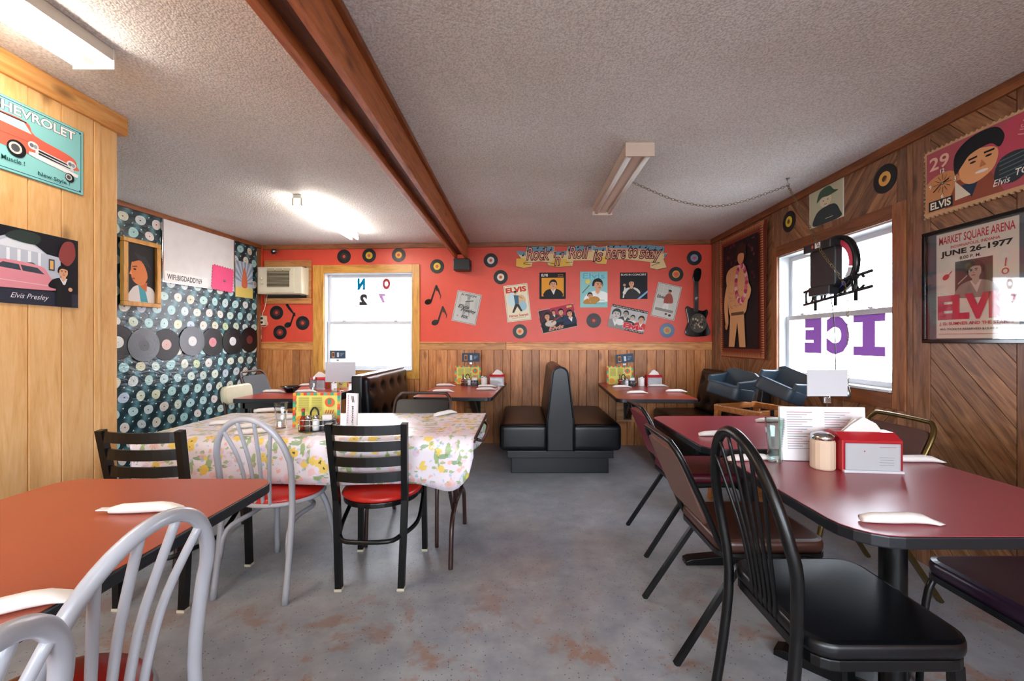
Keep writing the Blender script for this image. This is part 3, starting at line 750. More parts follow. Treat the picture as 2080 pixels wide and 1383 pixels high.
# ---- booth benches
def tuft_panel(w_, h, nx, nz, t=.07):
    """upholstered panel in XZ facing -Y with buttons pulled in"""
    m = MB(); bm = m.bm; NX, NZ = 40, 26; B = [((i + .5) / nx - .5, (k + .5) / nz) for k in range(nz) for i in range(nx)]
    g = []
    for i in range(NX + 1):
        r = []
        for k in range(NZ + 1):
            u, v = i / NX - .5, k / NZ; x, z = u * w_, v * h
            e = min(min(i, NX - i) / 4, min(k, NZ - k) / 4, 1); y = -t * (1 - (1 - e) ** 2) ** .5
            for bu, bv in B:
                d = math.hypot((u - bu) * w_, (v - bv) * h); y += .035 * math.exp(-(d / .045) ** 2)
            r.append(bm.verts.new((x, y, z)))
        g.append(r)
    for i in range(NX):
        for k in range(NZ): bm.faces.new((g[i][k], g[i + 1][k], g[i + 1][k + 1], g[i][k + 1])).smooth = True
    ring = [g[i][0] for i in range(NX + 1)] + [g[NX][k] for k in range(1, NZ + 1)] + [g[i][NZ] for i in range(NX - 1, -1, -1)] + [g[0][k] for k in range(NZ - 1, 0, -1)]
    b = [bm.verts.new((v.co.x, .0, v.co.z)) for v in ring]
    for i in range(len(ring)): bm.faces.new((ring[i], b[i], b[(i + 1) % len(ring)], ring[(i + 1) % len(ring)]))
    bm.faces.new(b[::-1]); bmesh.ops.recalc_face_normals(bm, faces=bm.faces[:])
    return m, [(bu * w_, -t + .03, bv * h) for bu, bv in B]
def cushion(x0, x1, y0, y1, z0, z1):
    m = MB(); m.box(((x0 + x1) / 2, (y0 + y1) / 2, (z0 + z1) / 2), (x1 - x0, y1 - y0, z1 - z0), bev=.05, seg=4)
    for f in m.bm.faces: f.smooth = True
    for v in m.bm.verts:        # crowned top
        if v.co.z > (z0 + z1) / 2:
            a = (v.co.x - x0) / (x1 - x0) - .5; b = (v.co.y - y0) / (y1 - y0) - .5; v.co.z += .03 * (1 - 4 * a * a) * (1 - 4 * b * b)
    bmesh.ops.subdivide_edges(m.bm, edges=[e for e in m.bm.edges if e.calc_length() > .2], cuts=3)
    for v in m.bm.verts:
        if v.co.z > z1 - .06: 
            a = (v.co.x - x0) / (x1 - x0) - .5; b = (v.co.y - y0) / (y1 - y0) - .5; v.co.z = min(v.co.z, z1) + .022 * max(0, 1 - 4 * a * a) * max(0, 1 - 4 * b * b)
    return m
# double bench in the middle
T = thing('double_booth_bench', 'black vinyl back to back booth bench in the middle', 'bench', (.36, 4.03, 0))
yl = 1.17
put('plinth', MB().box((0, yl / 2 + .03, .075), (.92, yl - .06, .15), bev=.006), 'black_edge', T)
put('plinth_board', MB().box((0, yl / 2 + .01, .185), (1.0, yl - .03, .07), bev=.006), 'black_edge', T)
for sx in (-1, 1):
    S_ = put('seat', cushion(*sorted((sx * .11, sx * .57)), 0, yl, .22, .47), 'black_vinyl', T)
    x = sx * .34; put('seam', MB().tube([(sx * .13, .006, .45), (sx * .34, -.002, .462), (sx * .55, .006, .44)], .004, 6, smooth=4), 'black_vinyl', S_)
def back_profile():
    p = []
    for i in range(13):
        a = math.pi * i / 12; p.append((.075 * math.cos(a), .93 + .075 * math.sin(a)))
    return [(.125, .22), (.125, .5)] + p + [(-.125, .5), (-.125, .22)]
put('backrest', MB().prism(back_profile(), 0.0, yl, 'XZ', smooth=True, bev=.012), 'black_vinyl', T)
put('end_piping', MB().tube([(x, -.002, z) for x, z in back_profile()], .006, 6), 'black_vinyl', T)
# tufted bench facing the middle booth table
T = thing('booth_bench', 'black tufted booth bench beside the back window', 'bench', (-1.41, 4.55, 0), math.pi / 2)
put('plinth', MB().box((0, -.22, .1), (1.34, .42, .2), bev=.006), 'black_edge', T)
put('seat', cushion(-.69, .69, -.5, 0.02, .2, .46), 'black_vinyl', T)
m, btn = tuft_panel(1.4, .5, 5, 2); B_ = put('backrest', m, 'black_vinyl', T, (0, .0, .43), (math.radians(-4), 0, 0))
[put('button', MB().ball(q, .012, 8), 'black_vinyl', B_) for q in btn]
put('back_shell', MB().box((0, .06, .48), (1.4, .1, .92), bev=.02), 'black_vinyl', T)
# bench along the right wall
T = thing('booth_bench', 'black booth bench against the walnut wall under the tapestry', 'bench', (2.05, 4.5, 0), -math.pi / 2)
put('plinth', MB().box((0, -.22, .1), (1.22, .42, .2), bev=.006), 'black_edge', T)
put('seat', cushion(-.63, .63, -.5, 0.02, .2, .46), 'black_vinyl', T)
m, btn = tuft_panel(1.28, .48, 5, 2, .06); B_ = put('backrest', m, 'black_vinyl', T, (0, .02, .44), (math.radians(-12), 0, 0))
[put('button', MB().ball(q, .012, 8), 'black_vinyl', B_) for q in btn]
put('back_shell', MB().prism([(-.0, 0), (.17, 0), (.17, .92), (.1, .92)], -.64, .64, 'YZ', bev=.012), 'black_vinyl', T)
# ---- chairs
def hoop_pts(hw, y0, y1, z0, top, n=14):
    o = []
    for i in range(n + 1):
        a = math.pi * i / n; o.append((-hw * math.cos(a), y0 + (y1 - y0) * math.sin(a), z0 + (top - z0) * math.sin(a)))
    return o
def hoop_chair(label, loc, rz, frame, seatm, round_seat=True, top=.88, hw=.19, nsp=4, r=.0145, group=None):
    T = thing('hoop_back_chair', label, 'chair', loc, rz, group)
    hoop = [(-.185, -.26, 0), (-.184, -.225, .22), (-.186, -.205, .45)]
    arch = hoop_pts(hw, -.222, -.285, .64, top)
    pts = hoop + arch + [(-x, y, z) for x, y, z in hoop[::-1]]
    put('back_hoop', MB().tube(pts, r, 12, smooth=3), frame, T)
    for i in range(nsp):
        f = (i + .5) / nsp * 2 - 1; a = math.pi / 2 + f * math.pi * (.30 if nsp <= 4 else .26)
        tx, tz = -hw * math.cos(a) * -1, .66 + (top - .66) * math.sin(a); ty = -.225 - .06 * math.sin(a) ** .8
        tx = hw * math.sin(f * math.pi * .30)
        tz = .66 + (top - .66) * math.cos(f * math.pi * .30)
        put('spindle', MB().tube([(f * .075, -.185, .435), (f * .085, -.2, .55), (f * .11, -.225, .68), (tx, ty, tz)], r * .62 if nsp <= 4 else .006, 8, smooth=4), frame, T)
    if round_seat:
        put('seat_rim', MB().lathe([(0, .425), (.2, .425), (.207, .432), (.2, .445), (0, .445)], 32, sx=1.02), frame, T)
        put('seat', MB().lathe([(0, .487), (.09, .485), (.15, .478), (.185, .464), (.197, .448), (.19, .44), (0, .44)], 32, sx=1.02), seatm, T)
        for sx in (-1, 1):
            put('leg', MB().tube([(sx * .12, .12, .425), (sx * .155, .165, .3), (sx * .19, .215, 0)], r, 10, smooth=4), frame, T)
        put('stretcher', MB().tube([(-.18, -.225, .18), (-.165, -.2, .31), (-.13, -.08, .345), (-.13, .06, .35), (-.05, .14, .35), (.05, .14, .35), (.13, .06, .35), (.13, -.08, .345), (.165, -.2, .31), (.18, -.225, .18)], r * .85, 10, smooth=4), frame, T)
    else:
        sp = rrect(.44, .43, .07, cx=0, cy=.03)
        put('seat_frame', MB().prism(sp, .4, .43, 'XY', bev=.004), frame, T)
        m = MB().prism([(x * 1.02, y * 1.02) for x, y in sp], .43, .475, 'XY', smooth=True, bev=.016); put('seat', m, seatm, T)
        for sx in (-1, 1): put('leg', MB().tube([(sx * .19, .21, .4), (sx * .2, .225, 0)], .0135, sq=True), frame, T)
    return T
hoop_chair('pale grey hoop back chair with red seat at the brick brown table', (-1.03, .905, 0), math.radians(88), 'grey_tube', 'red_vinyl', r=.0155)
hoop_chair('pale grey hoop back chair turned askew, farther from the floral table', (-.925, .455, 0), math.radians(103), 'grey_tube', 'red_vinyl', r=.0155)
hoop_chair('pale grey hoop back chair with red seat at the floral table', (-1.28, 2.33, 0), math.radians(-6), 'grey_tube', 'red_vinyl')
hoop_chair('black hoop back chair with black square seat', (.93, 1.33, 0), -math.pi / 2, 'black_metal', 'black_vinyl', False, .97, .215, 6, .0165)
def ladder_chair(label, loc, rz, group=None):
    T = thing('ladder_back_chair', label, 'chair', loc, rz, group)
    def post(z): return -.2 - max(0, z - .45) * .16 - (.45 - min(z, .45)) * .02
    hwz = lambda z: .155 + (z - .0) * .035
    for sx in (-1, 1):
        put('post', MB().tube([(sx * hwz(z), post(z), z) for z in (0.012, .25, .45, .6, .75, .845)], .0155, sq=True), 'black_metal', T)
        put('foot_cap', MB().box((sx * .155, -.209, .006), (.036, .036, .012)), 'cream_plastic', T)
        put('leg', MB().tube([(sx * .185, .19, .42), (sx * .19, .2, .012)], .0145, sq=True), 'black_metal', T)
        put('foot_cap', MB().box((sx * .19, .2, .006), (.034, .034, .012)), 'cream_plastic', T)
    for z in (.575, .655, .735, .815):
        n = 10; hw = hwz(z); ring = []
        m = MB(); bm = m.bm
        for i in range(n + 1):
            u = i / n * 2 - 1; x = u * hw; y = post(z) - .035 * (1 - u * u)
            ring.append([bm.verts.new((x, y - .006, z - .024)), bm.verts.new((x, y + .006, z - .024)), bm.verts.new((x, y + .006, z + .024)), bm.verts.new((x, y - .006, z + .024))])
        for a, b in zip(ring, ring[1:]):
            for j in range(4): bm.faces.new((a[j], a[(j + 1) % 4], b[(j + 1) % 4], b[j]))
        bm.faces.new(ring[0]); bm.faces.new(ring[-1][::-1]); bmesh.ops.recalc_face_normals(bm, faces=bm.faces[:])
        put('back_slat', m, 'black_metal', T)
    sp = [(math.cos(a) * (.215 if math.sin(a) > 0 else .2), .0 + math.sin(a) * .21) for a in [2 * math.pi * i / 36 for i in range(36)]]
    put('seat_frame', MB().prism(sp, .405, .43, 'XY', bev=.004), 'black_metal', T)
    m = MB().lathe([(0, .482), (.1, .48), (.16, .472), (.197, .456), (.207, .44), (.2, .43), (0, .43)], 36, sx=1.02); put('seat', m, 'red_vinyl', T)
    put('stretcher', MB().tube([(-.155, -.2, .27), (-.1, -.255, .262), (.1, -.255, .262), (.155, -.2, .27)], .0115, 8, smooth=4), 'black_metal', T)
    for sx in (-1, 1): put('side_brace', MB().tube([(sx * .16, -.2, .27), (sx * .2, -.05, .275), (sx * .2, .08, .34), (sx * .19, .17, .41)], .0115, 8, smooth=4), 'black_metal', T)
    return T
ladder_chair('black ladder back chair near the rounded corner of the floral tablecloth', (-.765, 2.385, 0), math.radians(1), 'ladder chairs')
ladder_chair('black ladder back chair against the pine partition', (-1.715, 2.22, 0), math.radians(-2), 'ladder chairs')
def stack_chair(label, loc, rz, seatm, backm, tube='black_metal', shellm=None, top=.85):
    T = thing('stacking_chair', label, 'chair', loc, rz); hw = .205
    side = [(-hw - .01, .215, 0), (-hw - .008, .205, .2), (-hw - .005, .17, .385), (-hw, .05, .41), (-hw, -.14, .405), (-hw, -.2, .44), (-hw, -.27, .6), (-hw, -.355, top - .07), (-hw + .03, -.385, top - .012), (-hw + .08, -.39, top)]
    put('frame', MB().tube(side + [(-x, y, z) for x, y, z in side[::-1]], .0115, 10, smooth=4), tube, T)
    for sx in (-1, 1):
        put('leg', MB().tube([(sx * (hw + .002), -.12, .4), (sx * (hw + .012), -.385, 0)], .0105, sq=True), tube, T)
    sp = rrect(.43, .43, .06)
    put('seat_pan', MB().prism([(x, y) for x, y in sp], .405, .425, 'XY'), 'black_edge', T)
    put('seat', MB().prism(sp, .42, .475, 'XY', smooth=True, bev=.02), seatm, T)
    a = math.atan2(.145, .26)
    m = MB().prism(rrect(.385, .31, .035), -.012, .012, 'XY', bev=.005)
    P = put('back_panel', m, backm, T, (0, -.305, top - .185), (math.pi / 2 - a + .17 - .17, 0, 0)); P.rotation_euler = (math.pi / 2 + a * .8, 0, 0)
    return T
stack_chair('burgundy seat stacking chair at the worn rose table', (1.10, 2.72, 0), -math.pi / 2, 'burgundy_vinyl', 'rose_vinyl')
stack_chair('brown stacking chair with taupe back panel', (.98, 1.89, 0), -math.pi / 2, 'brown_vinyl', 'taupe_back')
stack_chair('brass framed stacking chair against the walnut wall', (1.62, 2.29, 0), math.pi / 2, 'brown_vinyl', 'brown_vinyl', 'brass_tube')
stack_chair('dark purple seat stacking chair at the rose laminate table', (1.66, 1.36, 0), math.pi / 2, 'purple_vinyl', 'purple_vinyl')
stack_chair('brown tube stacking chair behind the floral table', (-.73, 2.84, 0), math.pi, 'black_vinyl', 'black_vinyl', 'brown_tube', top=.86)
stack_chair('black vinyl stacking chair beside the record wall', (-2.46, 4.55, 0), -math.pi / 2, 'black_vinyl', 'black_fabric', 'brown_tube', top=.93)
# cream backed chair
T = thing('padded_chair', 'cream padded back chair at the table by the record wall', 'chair', (-2.43, 4.05, 0), -math.pi / 2)
for sx in (-1, 1):
    put('post', MB().tube([(sx * .18, -.24, 0), (sx * .18, -.2, .45), (sx * .18, -.245, .8)], .013, 8, smooth=3), 'brown_tube', T); put('leg', MB().tube([(sx * .18, .17, .42), (sx * .19, .2, 0)], .013, 8), 'brown_tube', T)
put('seat', MB().prism(rrect(.42, .42, .06), .42, .475, 'XY', smooth=True, bev=.02), 'black_vinyl', T)
put('back_pad', MB().prism(rrect(.40, .17, .06), -.03, .02, 'XY', smooth=True, bev=.015), 'cream_vinyl', T, (0, -.235, .755), (math.pi / 2 + .1, 0, 0))
put('back_shell', MB().prism(rrect(.39, .16, .06), -.01, .01, 'XY', smooth=True, bev=.004), 'black_plastic', T, (0, -.265, .755), (math.pi / 2 + .1, 0, 0))
# wooden high chair with two booster seats on it
T = thing('wooden_high_chair', 'wooden restaurant high chair behind the worn rose table', 'high chair', (1.78, 3.28, 0), math.radians(20))
for sx in (-1, 1):
    for sy in (-1, 1): put('leg', MB().tube([(sx * .2, sy * .18, .72), (sx * .235, sy * .22, 0)], .018, sq=True), 'highchair_wood', T)
    put('side_rail', MB().box((sx * .2, 0, .73), (.03, .42, .045), bev=.006), 'highchair_wood', T); put('lower_rail', MB().box((sx * .225, 0, .2), (.024, .4, .04), bev=.005), 'highchair_wood', T)
for y, z in ((-.19, .735), (.19, .735), (-.205, .3), (.205, .3)): put('cross_rail', MB().box((0, y, z), (.41, .026, .045), bev=.005), 'highchair_wood', T)
put('seat', MB().box((0, 0, .48), (.38, .36, .02), bev=.005), 'highchair_wood', T)
put('strap', MB().box((-.09, -.206, .735), (.03, .006, .05)), 'black_vinyl', T)
def booster(label, loc, rot):
    T = thing('booster_seat', label, 'booster seat', loc, 0, rot=rot)
    m = MB(); m.prism(rrect(.28, .26, .05), 0, .1, 'XY', smooth=True, bev=.012); put('base', m, 'booster_blue', T)
    put('back', MB().prism([(-.14, .09), (.14, .09), (.135, .21), (.1, .23), (-.1, .23), (-.135, .21)], .095, .128, 'XZ', bev=.008), 'booster_blue', T)
    for sx in (-1, 1): put('arm', MB().prism([(-.12, .09), (.128, .09), (.128, .2), (.05, .17), (-.12, .14)], sx * .127 - .012, sx * .127 + .012, 'YZ', bev=.008), 'booster_blue', T)
    return T
booster('blue grey plastic booster seat, upper one of two', (1.88, 3.19, .838), (math.radians(-14), math.radians(20), math.radians(-60)))
booster('dark plastic booster seat under the upper one', (1.65, 3.46, .802), (math.radians(-8), math.radians(10), math.radians(-60)))
# ================================================================== ON THE WALLS
wn = wn_
def ring_mesh(ri_, ro_, t, seg=40): return MB().lathe([(ri_, 0), (ro_, 0), (ro_, t * .7), (ro_ - .002, t), (ri_, t), (ri_, 0)], seg, rot=(math.pi / 2, 0, 0), smooth=False).mesh('disc')
M45, ML45 = ring_mesh(.019, .0875, .0025), ring_mesh(.019, .044, .0012)
M45R = MB(); 
for r_ in (.052, .06, .068, .076): M45R.lathe([(r_, 0), (r_ + .0012, .0006), (r_ + .0024, 0)], 40, rot=(math.pi / 2, 0, 0))
M45R = M45R.mesh('groove_band')
MLP, MLLP = ring_mesh(.0036, .151, .003, 56), ring_mesh(.0036, .05, .001)
MLPR = MB()
for r_ in (.06, .075, .09, .105, .12, .135): MLPR.lathe([(r_, 0), (r_ + .0015, .0007), (r_ + .003, 0)], 48, rot=(math.pi / 2, 0, 0))
MLPR = MLPR.mesh('groove_band')
def record(label, fr, px, py, col, lp=False, off=.002, body='vinyl_disc', group=None, ring2=None):
    p = on_wall(px, py, fr) + wn(fr) * off
    T = thing('vinyl_record', label, 'record', p, fr[1], group)
    d = put('disc', (MLP if lp else M45).copy(), body, T)
    q = put('label_ring', (MLLP if lp else ML45).copy(), plain('label_' + col, col, .5), T, (0, -.003 if lp else -.0025, 0))
    g = put('groove_band', (MLPR if lp else M45R).copy(), body, T, (0, -.003 if lp else -.0025, 0)); g['kind'] = 'stuff'
    if ring2: put('label_print', ring_mesh(.021, .032, .0006).copy(), plain('label_' + ring2, ring2, .5), T, (0, -.0038, 0))
    return T
plain('vinyl_picture', '3b5a86', .3); plain('vinyl_grey', '4d555c', .25)
O_ = 0.014      # records on the wainscot-free red wall sit on its face
for px, py, col, r2, lab in (
    (699, 521, '33201c', None, 'small record with dark label above the pine window casing'),
    (750, 519, 'd8b92c', None, 'small record with yellow label above the pine window casing'),
    (810, 518, 'd9803a', 'e8c84a', 'small record with orange label above the pine window casing'),
    (562, 635, '5a2320', None, 'small record with maroon label directly under the air conditioner'),
    (569, 675, '7a2c26', None, 'small record touching the head of the beamed note cutout'),
    (615, 656, '45191a', '6f2a28', 'small record next to the pine window casing under the air conditioner'),
    (888, 541, 'e0c62f', None, 'small record with yellow label beside the wall speaker'),
    (997, 529, 'e6e0de', None, 'small record with white label beside the ribbon banner'),
    (1017, 563, 'e9ddc4', None, 'small record with cream label above the tilted film poster'),
    (1056, 673, 'dcc08e', 'e4a86a', 'small record with tan label below the tilted film poster'),
    (1206, 651, '5c1a1c', None, 'small record with dark red label below the turquoise poster'),
    (1373, 557, 'e2a03c', 'd85a3a', 'small record with orange label beside the guitar headstock'),
    (1410, 524, '8696b8', None, 'small record with blue label above the guitar')):
    record(lab, BACK, px, py, col, ring2=r2, group='small records on the red wall')
record('small blue picture record beside the guitar body', BACK, 1355, 671, 'd8a24a', body='vinyl_picture', ring2='7a9c5a', group='small records on the red wall')
record('small record with yellow label beside the boy portrait', RIGHT, 1606, 450, 'dcc230', off=.013, group='small records on the walnut wall')
record('small record with orange label high above the window casing corner', RIGHT, 1802, 363, 'e2a84c', off=.013, group='small records on the walnut wall')
for i, (px, py, col, body, lab) in enumerate((
    (238, 695, 'dfe3dc', 'vinyl_disc', 'long play record with pale label half behind the pine partition'),
    (291, 701, '5d656a', 'vinyl_grey', 'grey long play record with dark emblem label'),
    (337, 700, 'e6c3bd', 'vinyl_disc', 'long play record with pale pink label between grey and white labelled ones'),
    (389, 693, 'e9eaea', 'vinyl_grey', 'greyish long play record with white label'),
    (431, 695, 'd98a94', 'vinyl_disc', 'long play record with bright pink label'),
    (471, 693, 'dcdcda', 'vinyl_disc', 'glossy black long play record with white label'),
    (506, 690, '6d2a2a', 'vinyl_disc', 'long play record with dark red label next to the corner cord'))):
    record(lab, LEFT, px, py, col, True, .004 + (.005 if i % 2 else 0), body, 'long play records on the record print wall')
# cut-out music notes
def note(label, head, top, flag, loc_fr=BACK, beam=None):
    c = on_wall(*head, loc_fr); T = put('music_note', None if False else _note_mesh(head, top, flag, loc_fr, beam), 'black_gloss', None, c + wn(loc_fr) * .001, (0, 0, loc_fr[1]))
    return tag(T, label, 'wall decoration')
def _note_mesh(head, top, flag, fr, beam):
    h = loc2(on_wall(*head, fr), fr); R = lambda p: (loc2(on_wall(*p, fr), fr)[0] - h[0], loc2(on_wall(*p, fr), fr)[1] - h[1])
    t = R(top); f = R(flag); m = MB(); e = []
    m.prism([(.045 * math.cos(a) * math.cos(.35) - .033 * math.sin(a) * math.sin(.35), .045 * math.cos(a) * math.sin(.35) + .033 * math.sin(a) * math.cos(.35)) for a in [2 * math.pi * i / 20 for i in range(20)]], -.006, 0, 'XZ')
    m.prism([(.022, .0), (.042, .0), (t[0] + .018, t[1]), (t[0], t[1])], -.0061, 0, 'XZ')
    if beam:
        b = R(beam); m.prism([(t[0], t[1]), (t[0] + .018, t[1]), (t[0] + .02, t[1] - .05), (b[0] + .03, b[1] - .05), (b[0], b[1]), (b[0] + .02, b[1] + .02)], -.0062, 0, 'XZ')
    else: m.prism([(t[0], t[1]), (t[0] + .018, t[1]), (t[0] + .045, t[1] - .06), (f[0] + .012, f[1] + .05), (f[0], f[1]), (f[0] + .002, f[1] + .045), (t[0] + .025, t[1] - .07), (t[0] + .01, t[1] - .075)], -.0062, 0, 'XZ')
    return m
note('black eighth note cutout closest to the window casing', (870, 613), (885, 579), (894, 609))
note('black eighth note cutout lower and beside the tilted concert flyer', (884, 655), (898, 622), (906, 648))
note('black beamed note cutout among three small records', (585, 660), (597, 635), (600, 650), beam=(581, 619))
# ribbon banner
C4 = lambda x, y: (960 + x / 4.16, 470 + y / 4.16)
BO = [(360, 163), (420, 178), (452, 165), (456, 124), (560, 113), (690, 125), (686, 168), (740, 172), (796, 165), (805, 128), (900, 110), (1010, 112), (1060, 133), (1130, 125), (1137, 98), (1250, 92), (1400, 100), (1530, 118), (1625, 128), (1615, 186), (1652, 183), (1615, 235), (1642, 308), (1560, 325), (1503, 312), (1502, 262), (1400, 248), (1300, 237), (1135, 236), (1130, 276), (1060, 275), (1000, 245), (850, 248), (842, 295), (720, 304), (640, 290), (624, 262), (560, 255), (500, 263), (496, 300), (430, 312), (362, 298), (405, 228)]
BP = [loc2(on_wall(*C4(*p), BACK), BACK) for p in BO]
x0, x1 = min(p[0] for p in BP), max(p[0] for p in BP); z0, z1 = min(p[1] for p in BP), max(p[1] for p in BP); bc = ((x0 + x1) / 2, (z0 + z1) / 2); BW, BH = x1 - x0, z1 - z0
T = thing('ribbon_banner', 'ribbon shaped cutout banner with painted lettering and music notes', 'banner', BACK[0] + Matrix.Rotation(BACK[1], 3, 'Z') @ Vector((bc[0], -.002, bc[1])), BACK[1])
put('board', MB().prism([(p[0] - bc[0], p[1] - bc[1]) for p in BP], -.006, 0, 'XZ'), plain('banner_edge', '2a2420', .5), T)
d = Draw(BW, BH); U = [((p[0] - x0) / BW, (p[1] - z0) / BH) for p in BP]
cu = sum(u for u, v in U) / len(U)
d.poly([(u * .994 + .003, v * .97 + .015) for u, v in U], 'e3c690')
def bu(x, y): q = loc2(on_wall(*C4(x, y), BACK), BACK); return ((q[0] - x0) / BW, (q[1] - z0) / BH)
for a in ([(458, 128), (688, 130), (684, 172), (462, 170)], [(806, 132), (1008, 116), (1006, 155), (802, 172)], [(1139, 102), (1400, 104), (1620, 132), (1612, 172), (1400, 145), (1137, 142)], [(366, 167), (450, 172), (450, 205), (395, 200)], [(1012, 122), (1060, 138), (1128, 132), (1126, 165), (1012, 160)], [(690, 172), (794, 170), (792, 200), (688, 205)], [(1618, 190), (1646, 188), (1625, 215), (1612, 215)]):
    d.poly([bu(*p) for p in a], '6f93a8')
for a in ([(458, 170), (684, 172), (684, 190), (460, 188)], [(802, 172), (1006, 155), (1006, 172), (802, 190)], [(1137, 142), (1400, 145), (1612, 172), (1610, 192), (1400, 165), (1137, 160)]): d.poly([bu(*p) for p in a], 'd99a84')
for a in ([(690, 235), (790, 235), (838, 292), (720, 300), (645, 288)], [(1010, 215), (1125, 215), (1125, 270), (1060, 270)], [(370, 230), (440, 230), (490, 298), (430, 308), (368, 295)]): d.poly([bu(*p) for p in a], 'e6b84e')
for txt, x, y, h, w_ in (('Rock', 552, 190, 105, 190), ("'n'", 728, 235, 105, 80), ('Roll', 895, 178, 100, 165), ('is', 1058, 205, 95, 75), ('here', 1208, 180, 100, 165), ('to', 1355, 178, 90, 75), ('stay', 1500, 205, 110, 180)):
    u, v = bu(x, y); hh = h / 4.16 / 169 / BH; ww = w_ / 4.16 / 169 / BW; d.text(txt, u, v, hh, 'c9504f', ww, .25, .0, outline=('1c1414', .045)); d.text(txt, u, v, hh, 'e3a08c', ww, .25, -.012)
for x, y in ((465, 160), (550, 135), (600, 140), (660, 150), (740, 185), (815, 150), (890, 128), (990, 130), (1100, 155), (1190, 125), (1245, 115), (1310, 120), (1410, 128), (1460, 130), (1535, 150), (1595, 148), (425, 198)):
    u, v = bu(x, y + 8); d.ell(u, v, .006, .03, '17130f', 8); u2, v2 = bu(x + 8, y - 14); d.line([(u + .005, v), (u2, v2)], .003, '17130f')
for a, b in (((500, 263), (440, 262)), ((440, 262), (432, 275)), ((432, 275), (495, 285)), ((624, 262), (690, 275)), ((842, 262), (785, 268)), ((1502, 262), (1580, 265)), ((1580, 265), (1510, 290))): d.line([bu(*a), bu(*b)], .003, '2a2018')
put('print', d.mesh('print'), None, T, (0, -.006, 0))
# guitar clock
GO = [(1868, 330), (1880, 316), (1900, 311), (1922, 320), (1926, 350), (1918, 400), (1900, 432), (1900, 640), (1935, 672), (1972, 660), (1983, 690), (1966, 745), (1985, 800), (2001, 850), (1980, 880), (1900, 889), (1830, 886), (1795, 870), (1794, 830), (1814, 770), (1808, 715), (1795, 655), (1812, 632), (1842, 648), (1865, 645), (1865, 432), (1855, 385)]
GP = [loc2(on_wall(*C4(*p), BACK), BACK) for p in GO]; gc = (sum(p[0] for p in GP) / len(GP), sum(p[1] for p in GP) / len(GP))
gw = lambda x, y: (loc2(on_wall(*C4(x, y), BACK), BACK)[0] - gc[0], loc2(on_wall(*C4(x, y), BACK), BACK)[1] - gc[1])
T = thing('guitar_decoration', 'black electric guitar shaped wall decoration', 'guitar', BACK[0] + Matrix.Rotation(BACK[1], 3, 'Z') @ Vector((gc[0], -.002, gc[1])), BACK[1])
body_i = [8, 9, 10, 11, 12, 13, 14, 15, 16, 17, 18, 19, 20, 21, 22, 23]
bp = catmull([Vector((GP[i][0] - gc[0], GP[i][1] - gc[1], 0)) for i in body_i], 4, True)
put('body', MB().prism([(p.x, p.y) for p in bp], -.03, 0, 'XZ', bev=.005), 'black_gloss', T)
n0, n1 = gw(1865, 680), gw(1900, 425); put('neck', MB().box(((n0[0] + n1[0]) / 2, -.026, (n0[1] + n1[1]) / 2), (n1[0] - n0[0], .02, n1[1] - n0[1]), bev=.003), 'black_plastic', T)
put('headstock', MB().prism([gw(*GO[i]) for i in (0, 1, 2, 3, 4, 5, 6, 25, 26)], -.03, -.006, 'XZ', bev=.003), 'black_gloss', T)
e0 = gw(1898, 775); d = Draw(.21, .24)
d.ell(.5, .5, .48, .48, '4d463e'); 
for q in range(26): a = q * 2.4; r_ = .06 + .013 * q; d.ell(.5 + r_ * math.cos(a), .5 + r_ * math.sin(a), .05, .06, ['8c7d68', '2b2622', 'b5a78e', '5c5046'][q % 4], 8)
put('picture_disc', d.mesh('picture_disc'), None, T, (e0[0], -.031, e0[1]))
for k in range(6): put('string', MB().tube([(n0[0] + .006 + k * .0055, -.038, gw(0, 700)[1]), (n0[0] + .006 + k * .0055, -.038, n1[1])], .0006, 4), 'chrome', T)
# ---- posters on the red wall
def bsz(px, py): return on_wall(px, py, BACK).y / F
def poster(name, label, px, py, wp, hp, tilt, fn, **k): s_ = bsz(px, py); return sheet(name, label, 'poster', BACK, px, py, wp * s_, hp * s_, tilt, fn, off=k.pop('off', .002), group='pictures on the red wall', **k)
def border(d, bg_, edge, m=.035, w_=.012):
    d.rect(0, 0, 1, 1, bg_)
    A = d.W / d.H
    for a in (((m, m * A), (1 - m, m * A)), ((1 - m, m * A), (1 - m, 1 - m * A)), ((1 - m, 1 - m * A), (m, 1 - m * A)), ((m, 1 - m * A), (m, m * A))): d.line(a, w_, edge)
def f_flyer(d):
    border(d, 'bdbdb8', '4a4a48'); d.text('IN PERSON!', .5, .9, .07, '1a1a1a', .62, 0, .02)
    d.blob([(.4, .2), (.38, .5), (.45, .75), (.55, .78), (.62, .55), (.68, .2), (.55, .4)], '9d9d99'); d.line([(.4, .68), (.72, .76)], .03, '2a2a2a'); d.ell(.52, .82, .07, .05, '8a8a86')
    for q in range(14): d.line([(.12 + .02 * (q % 3), .55 + q * .025), (.22, .56 + q * .026)], .008, '8e8e8a'); d.line([(.8, .5 + q * .025), (.9, .52 + q * .024)], .008, '8e8e8a')
    d.text('Elvis', .38, .52, .11, '141414', .45, .3, .015); d.text('Presley', .6, .4, .13, '141414', .62, .3, .015); d.text('FOX', .5, .2, .09, '141414', .28, .25, .02); d.text('*', .2, .2, .06, '7a2a2a')
poster('concert_flyer', 'grey tilted concert flyer with black script lettering', 948, 625, 50.2, 63, 11.8, f_flyer)
